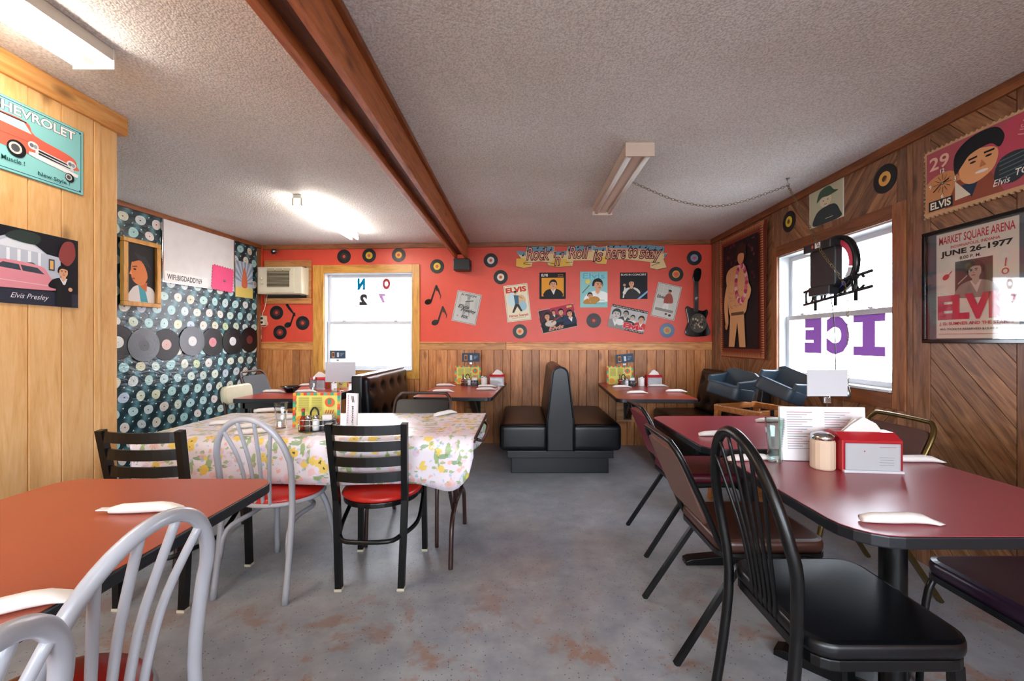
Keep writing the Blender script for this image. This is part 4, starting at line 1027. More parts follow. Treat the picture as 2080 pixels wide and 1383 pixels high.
def f_movie(d):
    border(d, 'e6dcc0', '8a7a5a'); d.text('ELVIS', .5, .86, .13, 'c8381f', .82, 0, .05); d.ell(.66, .55, .2, .16, 'd8b48c'); d.ell(.72, .4, .16, .13, '9cc3d0'); d.ell(.3, .6, .2, .2, 'c9dfe0')
    d.poly([(.38, .72), (.58, .7), (.56, .48), (.4, .46)], '3c6a80'); d.poly([(.4, .47), (.55, .47), (.68, .26), (.6, .25), (.48, .4), (.32, .24), (.24, .25)], '3d352e'); d.ell(.46, .77, .05, .045, 'd9a07c'); d.ell(.46, .805, .055, .03, '1b1512')
    d.line([(.58, .68), (.74, .6)], .04, 'c08a5a'); d.text('Harum Scarum', .5, .16, .07, 'c23a22', .8, 0, .02); d.line([(.2, .09), (.8, .09)], .012, '8a7a6a')
poster('film_poster', 'cream tilted film poster with orange red title lettering', 1051, 615, 48.8, 74.3, -6.6, f_movie)
def f_cover(d):
    d.rect(0, 0, 1, 1, '0e0d0e'); d.rect(.08, .1, .92, .8, 'e0962a'); d.rect(.08, .12, .92, .8, 'e39b2c'); person(d, .52, .55, .3, coat='121316'); d.text('ELVIS', .2, .9, .09, 'e8e4da', .24, 0, .03); d.text("let's be", .8, .92, .05, 'c8a060', .2); d.text('friends', .8, .85, .05, 'd8742a', .2)
poster('album_cover', 'black and orange square album sleeve with a smiling man', 1122.5, 580.5, 53.4, 53.8, 0, f_cover)
def f_turq(d):
    d.rect(0, 0, 1, 1, '8fc0b4'); d.rect(.03, .02, .97, .98, '8ec7c6'); d.text('Elvis', .5, .88, .15, '5fb4c4', .8, 0, .03, outline=('a9dbe0', .03)); d.circ(.28, .72, .08, 'e8cf4a'); person(d, .64, .62, .3, coat='eef0ea', shirt='e6eae6', turn=.8); person(d, .36, .33, .15, coat='b8823a'); d.ell(.52, .22, .2, .09, 'b8863c'); d.line([(.08, .4), (.34, .62)], .03, '6a5a4a'); d.line([(.62, .2), (.9, .2)], .012, '1f4f55'); d.line([(.5, .1), (.9, .1)], .01, '2a5a60')
poster('illustrated_tin_sign', 'turquoise illustrated poster of a singer with guitar', 1206, 588, 55.3, 73, 0, f_turq)
def f_concert(d):
    d.rect(0, 0, 1, 1, '0c0d12'); d.text('ELVIS IN CONCERT', .5, .92, .065, 'e6e2dc', .92, 0, .015); person(d, .42, .58, .26, coat='d9d4cc', shirt='3a3430'); d.blob([(.2, .05), (.3, .35), (.55, .35), (.75, .06)], '2c2a2a'); d.line([(.12, .05), (.18, .45)], .05, 'd8d2ca'); d.ell(.16, .53, .05, .05, 'c98f6c'); d.poly([(.62, 0), (.72, 0), (1, .24), (1, .32)], '7fb0d6')
poster('album_cover', 'dark square album sleeve of a singer in white with blue stripe', 1287, 580.5, 55, 53.8, 0, f_concert)
def f_bw(d):
    border(d, 'c9c6bd', '26241f', .03, .014)
    for q in range(4): d.text('ELVIS', .34, .92 - q * .085, .06, 'b3b0a8', .5, 0, .01)
    d.blob([(.42, .42), (.4, .62), (.52, .74), (.68, .7), (.78, .5), (.6, .45)], '9a4a3e'); d.ell(.56, .78, .07, .05, 'b98a6e'); d.ell(.56, .82, .075, .03, '1d1916'); d.poly([(.44, .44), (.62, .44), (.66, .22), (.56, .22), (.54, .36), (.46, .22), (.38, .22)], 'dcdad4'); d.text('Elvis', .24, .6, .08, '1b1a18', .3, .1, .03); d.rect(.12, .2, .86, .27, '5a5650'); d.rect(.14, .21, .84, .26, '8c877e'); d.ell(.6, .14, .05, .03, '5a2a2a'); d.ell(.76, .12, .06, .035, '3a3632')
poster('concert_poster', 'pale grey tilted poster of a man in a red jacket', 1353, 612, 48.2, 70, 13, f_bw)
def f_group(d):
    d.rect(0, 0, 1, 1, 'b9b4ac'); d.rect(.012, .02, .988, .98, '17131a'); d.blob([(.3, .98), (.35, .55), (.6, .5), (.95, .6), (.98, .98)], 'a8304a'); d.blob([(.02, .4), (.05, .85), (.3, .95), (.4, .5)], '4a2430')
    person(d, .22, .68, .28, coat='1a1a20', shirt='2a2a2e'); person(d, .42, .8, .17, coat='3a3038'); person(d, .62, .74, .26, coat='26344f', shirt='1a1a22'); person(d, .85, .6, .28, coat='23304a'); d.ell(.28, .36, .16, .13, 'c9beb0'); d.line([(.3, .4), (.68, .62)], .03, '8a4a2a'); d.text('Elvis', .4, .14, .16, 'd97a5a', .42, .35, .01, outline=('e8d8c8', .02)); d.rect(.8, .86, .95, .95, 'd0a860')
poster('tin_sign', 'tilted tin sign of four musicians with red stage light', 1133, 647, 72.6, 47.3, -12.2, f_group)
def f_coll(d):
    d.rect(0, 0, 1, 1, '15151a'); d.rect(.0, .09, 1, .9, 'b9b7b4')
    for q in range(24): d.rect(.012 + q * .0415, .93, .034 + q * .0415, .965, 'd6d2cc'); d.rect(.012 + q * .0415, .03, .034 + q * .0415, .065, 'd6d2cc')
    person(d, .17, .6, .4, skin='c4bfb8', hair='3c3a38', coat='8a8884'); person(d, .42, .7, .24, skin='a89a8e', coat='4a4644'); person(d, .62, .6, .2, skin='cbb6a2', coat='e0dcd6'); person(d, .86, .6, .26, coat='c43a34'); d.ell(.3, .3, .12, .14, 'e2dfda'); d.ell(.55, .32, .16, .12, '3d3836'); d.text('Elvis', .68, .22, .2, 'cf2f3a', .5, 0, .06, outline=('f0d8d4', .03))
poster('tin_sign', 'tilted tin sign of film strip portraits with red lettering', 1275, 648, 73.8, 47, 12.5, f_coll)
# ---- other things on the back wall
p = on_wall(942, 541, BACK); T = thing('wall_speaker', 'black box speaker mounted under the end of the beam', 'speaker', p, BACK[1])
put('cabinet', MB().box((0, -.085, 0), (.2, .15, .145), bev=.02), 'black_plastic', T); put('bracket', MB().box((0, -.005, 0), (.04, .02, .06)).tube([(-.108, -.085, 0), (.108, -.085, 0)], .012, 10), 'black_metal', T)
put('grille_cloth', MB().box((0, -.162, 0), (.175, .006, .12), bev=.002), 'black_vinyl', T)
p = on_wall(560, 513, BACK); T = thing('security_camera', 'small dark bullet security camera in the corner', 'camera', p, BACK[1])
put('bracket', MB().tube([(0, 0, .02), (0, -.03, .02), (0, -.05, 0)], .01, 8).lathe([(0, 0), (.028, 0), (.028, .01), (0, .01)], 16, (0, -.004, .02), (math.pi / 2, 0, 0)), 'steel', T)
put('body', MB().lathe([(0, -.04), (.024, -.04), (.028, -.03), (.028, .05), (.02, .055), (0, .055)], 16, (.02, -.075, -.005), (math.pi / 2, 0, .7)), 'black_plastic', T); put('lens', MB().lathe([(0, .056), (.018, .056), (.015, .06), (0, .061)], 16, (.02, -.075, -.005), (math.pi / 2, 0, .7)), 'chrome', T)
p = on_wall(533, 571, BACK); tag(put('conduit_pipe', MB().tube([(0, -.02, .45), (0, -.02, -.4)], .018, 12).box((0, -.018, .36), (.05, .04, .02)).box((0, -.018, -.3), (.05, .04, .02)), 'red_paint', None, p, (0, 0, BACK[1])), 'red painted pipe in the corner beside the air conditioner', 'pipe')
s0, zt = bs(539, 530); s1, zb_ = bs(636, 617)
T = thing('air_conditioner', 'cream window air conditioner in a wooden frame', 'air conditioner', on_wall(585, 573, BACK), BACK[1]); cx_, cz_ = bs(585, 573)
s1 -= .012; AC_ = T
Fm = MB(); w_, h_ = s1 - s0, zt - zb_; ox, oz = (s0 + s1) / 2 - cx_, (zt + zb_) / 2 - cz_
for nm, c, dd in (('frame_board', (ox, -.012, oz + h_ / 2 - .04), (w_, .024, .08)), ('frame_board', (ox, -.012, oz - h_ / 2 + .035), (w_, .024, .07)), ('frame_board', (ox + w_ / 2 - .03, -.012, oz), (.06, .024, h_ - .15))): put(nm, MB().box(c, dd, bev=.003), 'pine_rail', T)
put('dark_surround', MB().box((ox, -.006, oz), (w_ - .02, .012, h_ - .06)), 'dark_gap', T)
put('cabinet', MB().box((.0, -.09, .0), (.56, .17, .33), bev=.012), 'cream_plastic', T)
put('side_curtain', MB().box((.235, -.03, -.0), (.1, .06, .34), bev=.004), 'cream_plastic', T)
put('front_panel', MB().box((-.035, -.178, 0), (.45, .016, .30), bev=.006), 'cream_plastic', T)
g = MB(); [g.box((-.01, -.189, -.075 + k * .0165), (.27, .008, .006)) for k in range(12)]; q = put('grille', g, 'grille_tan', T); q['kind'] = 'stuff'
put('grille_back', MB().box((-.01, -.186, .018), (.28, .003, .205)), 'dark_gap', T); 
for k in range(3): put('air_vent', MB().box((-.1 + k * .1, -.188, .128), (.09, .006, .03), bev=.002), 'grille_tan', T)
put('knob', MB().lathe([(0, 0), (.018, 0), (.016, .016), (0, .016)], 16, (-.215, -.186, .02), (math.pi / 2, 0, 0)), 'cream_plastic', T); put('knob', MB().lathe([(0, 0), (.014, 0), (.012, .014), (0, .014)], 16, (-.215, -.186, -.04), (math.pi / 2, 0, 0)), 'cream_plastic', T)
p = on_wall(537, 651, BACK); T = thing('power_outlet', 'cream double outlet box below the red pipe', 'outlet', p, BACK[1])
put('box', MB().box((0, -.025, 0), (.075, .05, .115), bev=.005), 'cream_plastic', T)
for z in (-.025, .025): put('socket', MB().lathe([(0, 0), (.016, 0), (.016, .003), (0, .003)], 14, (0, -.05, z), (math.pi / 2, 0, 0)), 'dark_gap', T)
q = lambda x, y, o=.03: on_wall(x, y, BACK) + wn(BACK) * o
def child_of(o, T): o.parent = T; o.matrix_parent_inverse = T.matrix_basis.inverted(); return o
child_of(put('power_cord', MB().tube([q(548, 600, .05), q(541, 625), q(538, 640, .05), q(546, 650, .06), q(549, 658, .05), q(540, 664), q(530, 660)], .004, 6, smooth=6), 'cream_plastic'), AC_)
child_of(put('adapter_cord', MB().tube([q(533, 662), q(529, 690), q(527, 706)], .004, 6, smooth=6).box(q(525, 714, .02), (.035, .03, .06), bev=.005), 'cream_plastic'), T)
# ---- left wall: whiteboard, painting, tin sign
def lrect(x0, yt, yb_, x1): a = on_wall(x0, yt, LEFT); b = on_wall(x0, yb_, LEFT); c = on_wall(x1, (yt + yb_) / 2, LEFT); s0, s1 = loc2(a, LEFT)[0], loc2(c, LEFT)[0]; return (s0 + s1) / 2, (a.z + b.z) / 2, s1 - s0, a.z - b.z
def lplace(s, z, off=.0): return LEFT[0] + Matrix.Rotation(LEFT[1], 3, 'Z') @ Vector((s, -off, 0)) + Vector((0, 0, z))
s, z, W_, H_ = lrect(327, 437, 571, 472.5)
T = thing('whiteboard', 'framed whiteboard with a paper note at its lower edge', 'whiteboard', lplace(s, z, .002), LEFT[1])
put('board', MB().box((0, -.008, 0), (W_, .016, H_)), plain('whiteboard_face', 'e9e9ea', .2), T)
for c, dd in (((0, -.01, H_ / 2), (W_ + .02, .02, .014)), ((0, -.01, -H_ / 2), (W_ + .02, .02, .014)), ((-W_ / 2, -.01, 0), (.014, .02, H_)), ((W_ / 2, -.01, 0), (.014, .02, H_))): put('frame_edge', MB().box(c, dd, bev=.003), 'chrome', T)
d = Draw(.5, .1); d.rect(0, 0, 1, 1, 'f2f1ef'); d.text('WIFI:BIGDADDY69', .45, .5, .5, '3a4046', .8, 0, .02)
T = thing('paper_note', 'white paper strip with bold black wifi lettering', 'note', lplace(s - W_ * .2, z - H_ * .415, .021), LEFT[1]); put('sheet', MB().box((0, .001, 0), (.5, .002, .1)), 'paper', T); put('print', d.mesh('print'), None, T)
zz = [(-.16, -.12)] ; n_ = 15
pk = [(-.15 + .3 * i / n_ , .13 + (.01 if i % 2 else -.006)) for i in range(n_ + 1)] + [(.16 + (.01 if i % 2 else -.004), .12 - .24 * i / n_) for i in range(n_ + 1)] + [(.15 - .3 * i / n_, -.13 - (.01 if i % 2 else -.004)) for i in range(n_ + 1)] + [(-.16 - (.01 if i % 2 else -.004), -.12 + .24 * i / n_) for i in range(n_ + 1)]
T = thing('zigzag_card', 'hot pink card with zigzag cut edges on the whiteboard', 'card', lplace(s + W_ * .31, z - H_ * .3, .02), LEFT[1], rot=(0, math.radians(3), LEFT[1])); put('card', MB().prism([(a * .92, b) for a, b in pk], -.004, 0, 'XZ'), plain('hot_pink', 'ef4f86', .5), T); put('magnet', MB().lathe([(0, 0), (.014, 0), (.012, .008), (0, .008)], 14, (.02, -.004, -.02), (math.pi / 2, 0, 0)), 'steel', T)
s, z, W_, H_ = lrect(238.5, 479, 620, 315.5)
T = thing('framed_painting', 'velvet portrait painting of a dark haired man in wooden frame', 'painting', lplace(s, z, .03), LEFT[1])
for c, dd in (((0, -.012, H_ / 2 - .02), (W_, .04, .04)), ((0, -.012, -H_ / 2 + .02), (W_, .04, .04)), ((-W_ / 2 + .02, -.012, 0), (.04, .04, H_ - .08)), ((W_ / 2 - .02, -.012, 0), (.04, .04, H_ - .08))): put('frame_side', MB().box(c, dd, bev=.006), 'pine_yellow', T)
def f_velvet(d):
    d.rect(0, 0, 1, 1, '060607'); d.blob([(.1, .02), (.2, .22), (.45, .3), (.9, .26), (.98, .02)], 'cfc9c6'); d.poly([(.42, .3), (.62, .3), (.75, .02), (.5, .02)], '3f97a5'); d.poly([(.4, .34), (.72, .36), (.7, .2), (.55, .24)], 'b9602f')
    d.blob([(.18, .58), (.2, .42), (.32, .33), (.55, .3), (.72, .42), (.74, .6), (.5, .74), (.25, .72)], 'c9743f'); d.blob([(.2, .68), (.3, .86), (.6, .88), (.9, .74), (.88, .45), (.76, .34), (.7, .55), (.5, .72)], '0b0a0b'); [d.line([(.3 + k * .07, .84 - k * .01), (.5 + k * .07, .7 - k * .02)], .012, '3a3f48') for k in range(6)]; d.ell(.3, .56, .05, .015, '20120c', 8); d.line([(.22, .6), (.38, .615)], .03, '140c08'); d.ell(.26, .4, .05, .014, '8c3324', 8); d.poly([(.18, .55), (.12, .47), (.22, .46)], 'd58a55')
d = Draw(W_ - .07, H_ - .07); f_velvet(d); q = put('canvas', d.mesh('canvas'), None, T, (0, -.004, 0)); put('backing', MB().box((0, .004, 0), (W_ - .06, .012, H_ - .06)), 'black_plastic', T)
s, z, W_, H_ = lrect(477, 528, 602, 512)
def f_boop(d):
    d.rect(0, 0, 1, 1, 'b8c2cc')
    for k in range(9): a = k * .35; d.poly([(.5, .4), (.5 + .9 * math.cos(a), .4 + .9 * math.sin(a)), (.5 + .9 * math.cos(a + .17), .4 + .9 * math.sin(a + .17))], '7f93ad')
    d.rect(0, 0, 1, .28, 'd9c46a'); d.blob([(.35, .3), (.38, .6), (.5, .85), (.64, .6), (.66, .3)], 'c86a4a')
T = thing('tin_sign', 'small tin sign with blue rays and yellow ground', 'sign', lplace(s, z, .004), LEFT[1]); put('board', MB().box((0, -.002, 0), (W_, .004, H_)), 'paper', T); d = Draw(W_, H_); f_boop(d); put('print', d.mesh('print'), None, T, (0, -.0045, 0))
# ---- partition: truck sign and mansion poster
def ppl(y, z, off): return Vector((PART[0].x + off, y, z))
W_, H_ = .42, .31; T = thing('tin_sign', 'turquoise tin sign with a coral vintage pickup truck', 'sign', ppl(2.109 - W_ / 2, 2.11, .016), PART[1])
put('board', MB().box((0, -.002, 0), (W_, .004, H_), bev=.001), plain('sign_rim', '3e8d90', .4), T); d = Draw(W_, H_)
d.rect(.006, .008, .994, .992, '86c6c3')
for a in (((.05, .04), (.95, .04)), ((.97, .07), (.97, .93)), ((.95, .96), (.05, .96)), ((.03, .93), (.03, .07))): d.line(a, .007, '123f55')
for a in ((.04, .05), (.96, .05), (.96, .95), (.04, .95)): d.circ(*a, .012, '123f55', 10)
d.text('CHEVROLET', .5, .865, .12, 'ece8e4', .8, 0, .03, outline=('23303a', .03))
d.blob([(.06, .42), (.06, .62), (.1, .68), (.14, .76), (.42, .76), (.5, .62), (.8, .55), (.9, .5), (.92, .42), (.88, .34), (.1, .34)], 'd5644f', 4)
d.poly([(.16, .64), (.19, .74), (.4, .74), (.47, .62)], 'a9cfd0'); d.poly([(.08, .62), (.1, .68), (.13, .74), (.14, .64)], 'a9cfd0'); d.line([(.15, .62), (.17, .76)], .012, 'd5644f'); d.line([(.18, .75), (.42, .75)], .012, '2a2024'); d.line([(.05, .5), (.48, .5)], .004, '8a3a30')
d.poly([(.5, .46), (.88, .4), (.89, .31), (.5, .36)], 'cfd2d4'); d.poly([(.53, .44), (.85, .39), (.85, .37), (.53, .41)], '24282c'); d.poly([(.53, .4), (.85, .35), (.85, .335), (.53, .375)], '24282c'); d.poly([(.44, .37), (.5, .38), (.94, .29), (.93, .24), (.5, .31), (.44, .33)], 'e6e3e2')
for u, v in ((.48, .47), (.86, .41)): d.ell(u, v, .05, .055, 'd8dadb'); d.ell(u - .015, v, .02, .03, '6a7274', 10); d.ell(u + .02, v - .004, .02, .03, '8a9294', 10)
for u, v, r_ in ((.33, .34, .085), (.84, .2, .05)): d.circ(u, v, r_, '16171a'); d.circ(u - .01, v + .005, r_ * .68, 'c9c7c2'); d.circ(u - .01, v + .005, r_ * .45, '4b4e52')
d.text('Muscle !', .3, .17, .06, '14504f', .2, 0, .015); d.text('New Style !', .68, .1, .07, '14504f', .32, 0, .015)
put('print', d.mesh('print'), None, T, (0, -.0045, 0))
W_, H_ = .49, .322; T = thing('poster', 'night poster of a white columned mansion and pink car', 'poster', ppl(2.085 - W_ / 2, 1.568, .016), PART[1]); put('board', MB().box((0, -.001, 0), (W_, .002, H_)), 'black_plastic', T); d = Draw(W_, H_)
d.rect(0, 0, 1, 1, '11131b'); d.rect(0, 0, 1, .2, '2a2d3c'); d.poly([(.1, .3), (.1, .72), (.3, .8), (.5, .95), (.72, .72), (.84, .7), (.84, .3)], 'b9c0cc'); d.poly([(.3, .74), (.5, .92), (.7, .72)], 'd8dde4')
for u in (.34, .42, .5, .58, .66): d.rect(u - .012, .32, u + .012, .72, 'e4e8ee')
for u in (.18, .26, .76): d.rect(u - .025, .5, u + .025, .66, '3a4250'); d.rect(u - .015, .52, u + .015, .64, 'd8a860')
d.blob([(.3, .3), (.32, .5), (.42, .56), (.44, .34)], '4a6a66'); d.blob([(.5, .3), (.52, .52), (.62, .56), (.66, .34)], '425f5c'); d.blob([(.82, .7), (.86, .92), (.95, .95), (.97, .75), (.9, .6)], '8a3c3a'); d.blob([(.4, .86), (.5, .98), (.66, .95), (.62, .82)], '2a3834')
d.blob([(.02, .22), (.02, .42), (.28, .46), (.36, .56), (.66, .54), (.74, .42), (.79, .3), (.76, .22)], 'd98a96', 4); d.poly([(.32, .46), (.38, .53), (.64, .51), (.7, .43)], '39424c'); d.line([(.52, .44), (.5, .53)], .012, 'd98a96'); d.line([(.04, .32), (.74, .28)], .006, 'e8c4c8'); d.circ(.22, .2, .075, '1a1a1e'); d.circ(.22, .2, .055, 'd8d4d0'); d.circ(.22, .2, .03, '3a3a40')
person(d, .86, .5, .16, coat='0d0e13', shirt='d8d8dc'); d.rect(.79, .0, .93, .32, '0d0e13'); d.ell(.92, .26, .02, .03, 'd9a07c', 8); d.text('Elvis Presley', .58, .1, .09, 'e8e6ea', .3, .4, -.005)
put('print', d.mesh('print'), None, T, (0, -.0025, 0))
# ---- right wall: tapestry, portrait, stamp clock, framed bill
def rpl(y, z, off): return Vector((RIGHT[0].x - off, y, z))
W_, H_ = .86, 1.27; T = thing('wall_tapestry', 'fringed tapestry of a singer in a white suit with flower garland', 'tapestry', rpl(4.39, 1.72, .014), RIGHT[1])
NX, NZ = 36, 40; d = Draw(W_, H_); d.rect(.0, .0, 1, 1, '7c3426')
for k in range(40): d.poly([((k + .1) / 40, .0), ((k + .9) / 40, .0), ((k + .5) / 40, .045)], 'c98a5e'); d.poly([((k + .1) / 40, 1), ((k + .9) / 40, 1), ((k + .5) / 40, .955)], 'c98a5e')
for k in range(56): d.poly([(0, (k + .1) / 56), (0, (k + .9) / 56), (.065, (k + .5) / 56)], 'c98a5e'); d.poly([(1, (k + .1) / 56), (1, (k + .9) / 56), (.935, (k + .5) / 56)], 'c98a5e')
d.rect(.1, .07, .9, .93, '0c0d14')
for k in range(60): random.seed(k); d.ell(random.uniform(.14, .86), random.uniform(.6, .92), random.uniform(.01, .03), random.uniform(.006, .02), ['5c2030', '3a1a2c', '6e2c34'][k % 3], 8)
su = 'd9a878'
d.blob([(.22, .55), (.2, .68), (.34, .73), (.6, .72), (.72, .6), (.7, .42), (.62, .34), (.3, .33)], su); d.poly([(.3, .36), (.62, .36), (.66, .08), (.52, .08), (.47, .28), (.4, .08), (.26, .08)], su); d.blob([(.22, .6), (.14, .45), (.18, .26), (.25, .27), (.24, .44), (.32, .58)], su); d.blob([(.66, .6), (.78, .52), (.7, .44), (.58, .5)], su); d.rect(.32, .335, .62, .36, '6a4a34')
d.ell(.55, .79, .075, .055, 'cf9468'); d.blob([(.45, .76), (.46, .87), (.56, .9), (.66, .86), (.66, .76), (.62, .81), (.5, .82)], '33201a'); d.ell(.2, .25, .035, .03, 'c98f66', 8)
for k in range(26): a = k / 26 * 2 * math.pi; d.ell(.56 + .12 * math.cos(a), .58 + .14 * math.sin(a), .035, .022, ['b0385e', 'd46a8c', 'e2c4c0'][k % 3], 8)
for k in range(50): random.seed(90 + k); d.ell(random.uniform(.28, .6), random.uniform(.38, .55), .006, .004, '8a5a3c', 6)
me = d.mesh('woven_picture')
def drape(x, z): return -.014 - .007 * math.sin(x * 13 + z * 3) - .004 * math.sin(z * 9), -.03 * max(0, (z / H_ + .5)) * math.sin((x / W_ + .5) * math.pi)
bm = bmesh.new(); bm.from_mesh(me)
bm.to_mesh(me); bm.free()
put('woven_picture', me, None, T, (0, -.0195, 0))
m = MB(); g = [[None] * (NZ + 1) for _ in range(NX + 1)]
for i in range(NX + 1):
    for k in range(NZ + 1): x, z = (i / NX - .5) * (W_ + .02), (k / NZ - .5) * (H_ + .02); g[i][k] = m.bm.verts.new((x, -.014 + .005 * math.sin(x * 13 + z * 3), z))
for i in range(NX):
    for k in range(NZ): m.bm.faces.new((g[i][k], g[i + 1][k], g[i + 1][k + 1], g[i][k + 1])).smooth = True
put('cloth', m, 'tapestry_fringe', T)
y0_, y1_ = F * 2.26 / (1648 - CX), F * 2.26 / (1718 - CX); zt, zb_ = H0 + (CY - 392) * y0_ / F, H0 + (CY - 466) * y0_ / F
def f_boy(d): d.rect(0, 0, 1, 1, 'c9c4ac'); d.rect(.03, .03, .97, .97, 'b7b79a'); d.blob([(.15, .02), (.2, .3), (.4, .42), (.75, .42), (.9, .2), (.9, .02)], '2e3a3c'); d.ell(.5, .6, .17, .17, 'd3c8ae'); d.blob([(.24, .62), (.34, .88), (.6, .93), (.74, .78), (.86, .72), (.6, .68), (.4, .7)], '3f5a44'); d.ell(.44, .6, .025, .012, '2a2620', 8); d.ell(.57, .6, .025, .012, '2a2620', 8); d.ell(.5, .5, .05, .012, '8a5a4c', 8); d.line([(.5, .12), (.72, .12)], .012, 'c9c4ac')
T = thing('poster', 'sepia portrait of a boy in a tilted hat above the window', 'poster', rpl((y0_ + y1_) / 2, (zt + zb_) / 2, .012), RIGHT[1]); d = Draw(y0_ - y1_, zt - zb_); f_boy(d); put('board', MB().box((0, -.0015, 0), (d.W, .003, d.H)), 'paper', T); put('print', d.mesh('print'), None, T, (0, -.0035, 0))
W_, H_ = .56, .37; T = thing('stamp_clock', 'postage stamp shaped wall clock with a dark haired singer', 'clock', rpl(2.41 - W_ / 2, 2.105, .013), RIGHT[1])
pf = []
for (ax, ay, bx_, by_, n_) in ((-.5, -.5, .5, -.5, 22), (.5, -.5, .5, .5, 15), (.5, .5, -.5, .5, 22), (-.5, .5, -.5, -.5, 15)):
    for i in range(n_):
        for q_, dpt in ((.0, 0), (.25, 1), (.6, 1), (.85, 0)):
            t_ = (i + q_) / n_; x = (ax + (bx_ - ax) * t_) * W_; z = (ay + (by_ - ay) * t_) * H_; nx, nz = (by_ - ay), -(bx_ - ax); pf.append((x - nx * dpt * .008, z - nz * dpt * .008))
put('board', MB().prism(pf, -.012, 0, 'XZ'), plain('stamp_edge', 'c9a27a', .6), T)
d = Draw(W_ * .93, H_ * .9); d.rect(0, 0, 1, 1, 'a8505a'); d.blob([(.0, .02), (.0, .5), (.25, .6), (.4, .3), (.5, .02)], 'c98a5a'); d.blob([(.55, .5), (.7, .9), (1, .95), (1, .4)], 'b8485c'); d.rect(0, 0, 1, .02, 'c99a70')
d.poly([(.2, .02), (.32, .4), (.62, .38), (.74, .02)], '8e4a36'); d.poly([(.36, .3), (.46, .08), (.52, .3)], '22344a'); d.poly([(.3, .4), (.45, .12), (.3, .1)], 'd9ceb8')
d.blob([(.34, .55), (.36, .38), (.44, .28), (.55, .3), (.66, .42), (.68, .66), (.5, .76), (.38, .7)], 'dfa06e'); d.blob([(.3, .5), (.3, .8), (.45, .97), (.66, .97), (.74, .8), (.7, .66), (.62, .76), (.45, .72), (.37, .6)], '14181d'); d.ell(.47, .585, .03, .016, '1c1410', 8); d.ell(.61, .6, .03, .016, '1c1410', 8); d.line([(.43, .64), (.51, .65)], .018, '1c1410'); d.line([(.57, .66), (.66, .66)], .018, '1c1410'); d.poly([(.55, .58), (.59, .48), (.53, .47)], 'b8744a'); d.ell(.55, .41, .06, .022, 'e8dcd0', 10)
d.blob([(.66, .2), (.7, .46), (.84, .52), (.96, .42), (.92, .2), (.8, .1)], '2a3338'); [d.line([(.7, .2 + k * .06), (.93, .24 + k * .06)], .01, '55646a') for k in range(5)]; d.ell(.96, .3, .06, .06, 'd99668')
d.text('29', .14, .8, .2, 'e3b4a0', .2, 0, .02); d.text('USA', .9, .8, .1, 'e0a0a0', .14, 0, 0, rot=1.2); d.rect(.03, .04, .28, .2, '15222c'); d.text('ELVIS', .155, .12, .11, 'e8dcc4', .21, 0, .03); d.text('Elvis', .72, .16, .09, 'eeeae4', .14, .3, 0); d.text('TCB', .9, .22, .09, 'eeeae4', .14, .2, .01)
put('print', d.mesh('print'), None, T, (0, -.0125, 0)); 
hx, hz = -W_ * .30, -.02; put('hour_hand', MB().box((0, 0, .018), (.006, .002, .04)), 'black_gloss', T, (hx, -.018, hz), (0, 1.2, 0)); put('minute_hand', MB().box((0, 0, .028), (.004, .002, .06)), 'black_gloss', T, (hx, -.02, hz), (0, -2.2, 0)); put('hand_hub', MB().lathe([(0, 0), (.007, 0), (.007, .009), (0, .009)], 12, (hx, -.013, hz), (math.pi / 2, 0, 0)), 'steel', T)
d = Draw(.16, .16)
for k in range(12): a = k * math.pi / 6; d.line([(.5 + .12 * math.sin(a), .5 + .12 * math.cos(a)), (.5 + .3 * math.sin(a), .5 + .3 * math.cos(a))], .015, '1a1a1a')
for t_, a in (('12', 0), ('3', 1), ('6', 2), ('9', 3)): d.text(t_, .5 + .42 * math.sin(a * math.pi / 2), .5 + .42 * math.cos(a * math.pi / 2), .13, 'efe6d6', None, 0, .03, outline=('1a1410', .03))
put('dial_marks', d.mesh('dial_marks'), None, T, (hx, -.0150, hz))
d = Draw(.02, .3); d.text("ROCK & ROLL SINGER, 1935-1977", .5, .5, .035, '2a2018', 13.5, 0, .01, rot=math.pi / 2); put('margin_text', d.mesh('margin_text'), None, T, (-W_ / 2 + .0105, -.0135, 0))
W_, H_ = .53, .605; T = thing('framed_poster', 'framed red and black arena concert bill under glass', 'picture frame', rpl(2.41 - W_ / 2, 1.54, .013), RIGHT[1])
for c, dd in (((0, -.012, H_ / 2 - .01), (W_, .024, .02)), ((0, -.012, -H_ / 2 + .01), (W_, .024, .02)), ((-W_ / 2 + .01, -.012, 0), (.02, .024, H_ - .04)), ((W_ / 2 - .01, -.012, 0), (.02, .024, H_ - .04))): put('frame_side', MB().box(c, dd, bev=.003), 'black_gloss', T)
put('mat_board', MB().box((0, -.004, 0), (W_ - .03, .006, H_ - .03)), plain('mat_grey', '59616c', .6), T); put('glass', MB().box((0, -.019, 0), (W_ - .036, .002, H_ - .036)), 'frame_glass', T)
d = Draw(.39, .555); d.rect(0, 0, 1, 1, 'e2d9cc'); d.text('MARKET SQUARE ARENA', .5, .925, .085, 'c2213a', .92, 0, .015); d.text('INDIANAPOLIS, INDIANA', .5, .855, .028, 'c2213a', .6, 0, .02); d.text('JUNE 26-1977', .5, .795, .06, '16151a', .86, 0, .04); d.text('8:00 P. M.', .45, .74, .028, '16151a', .26, 0, .02)
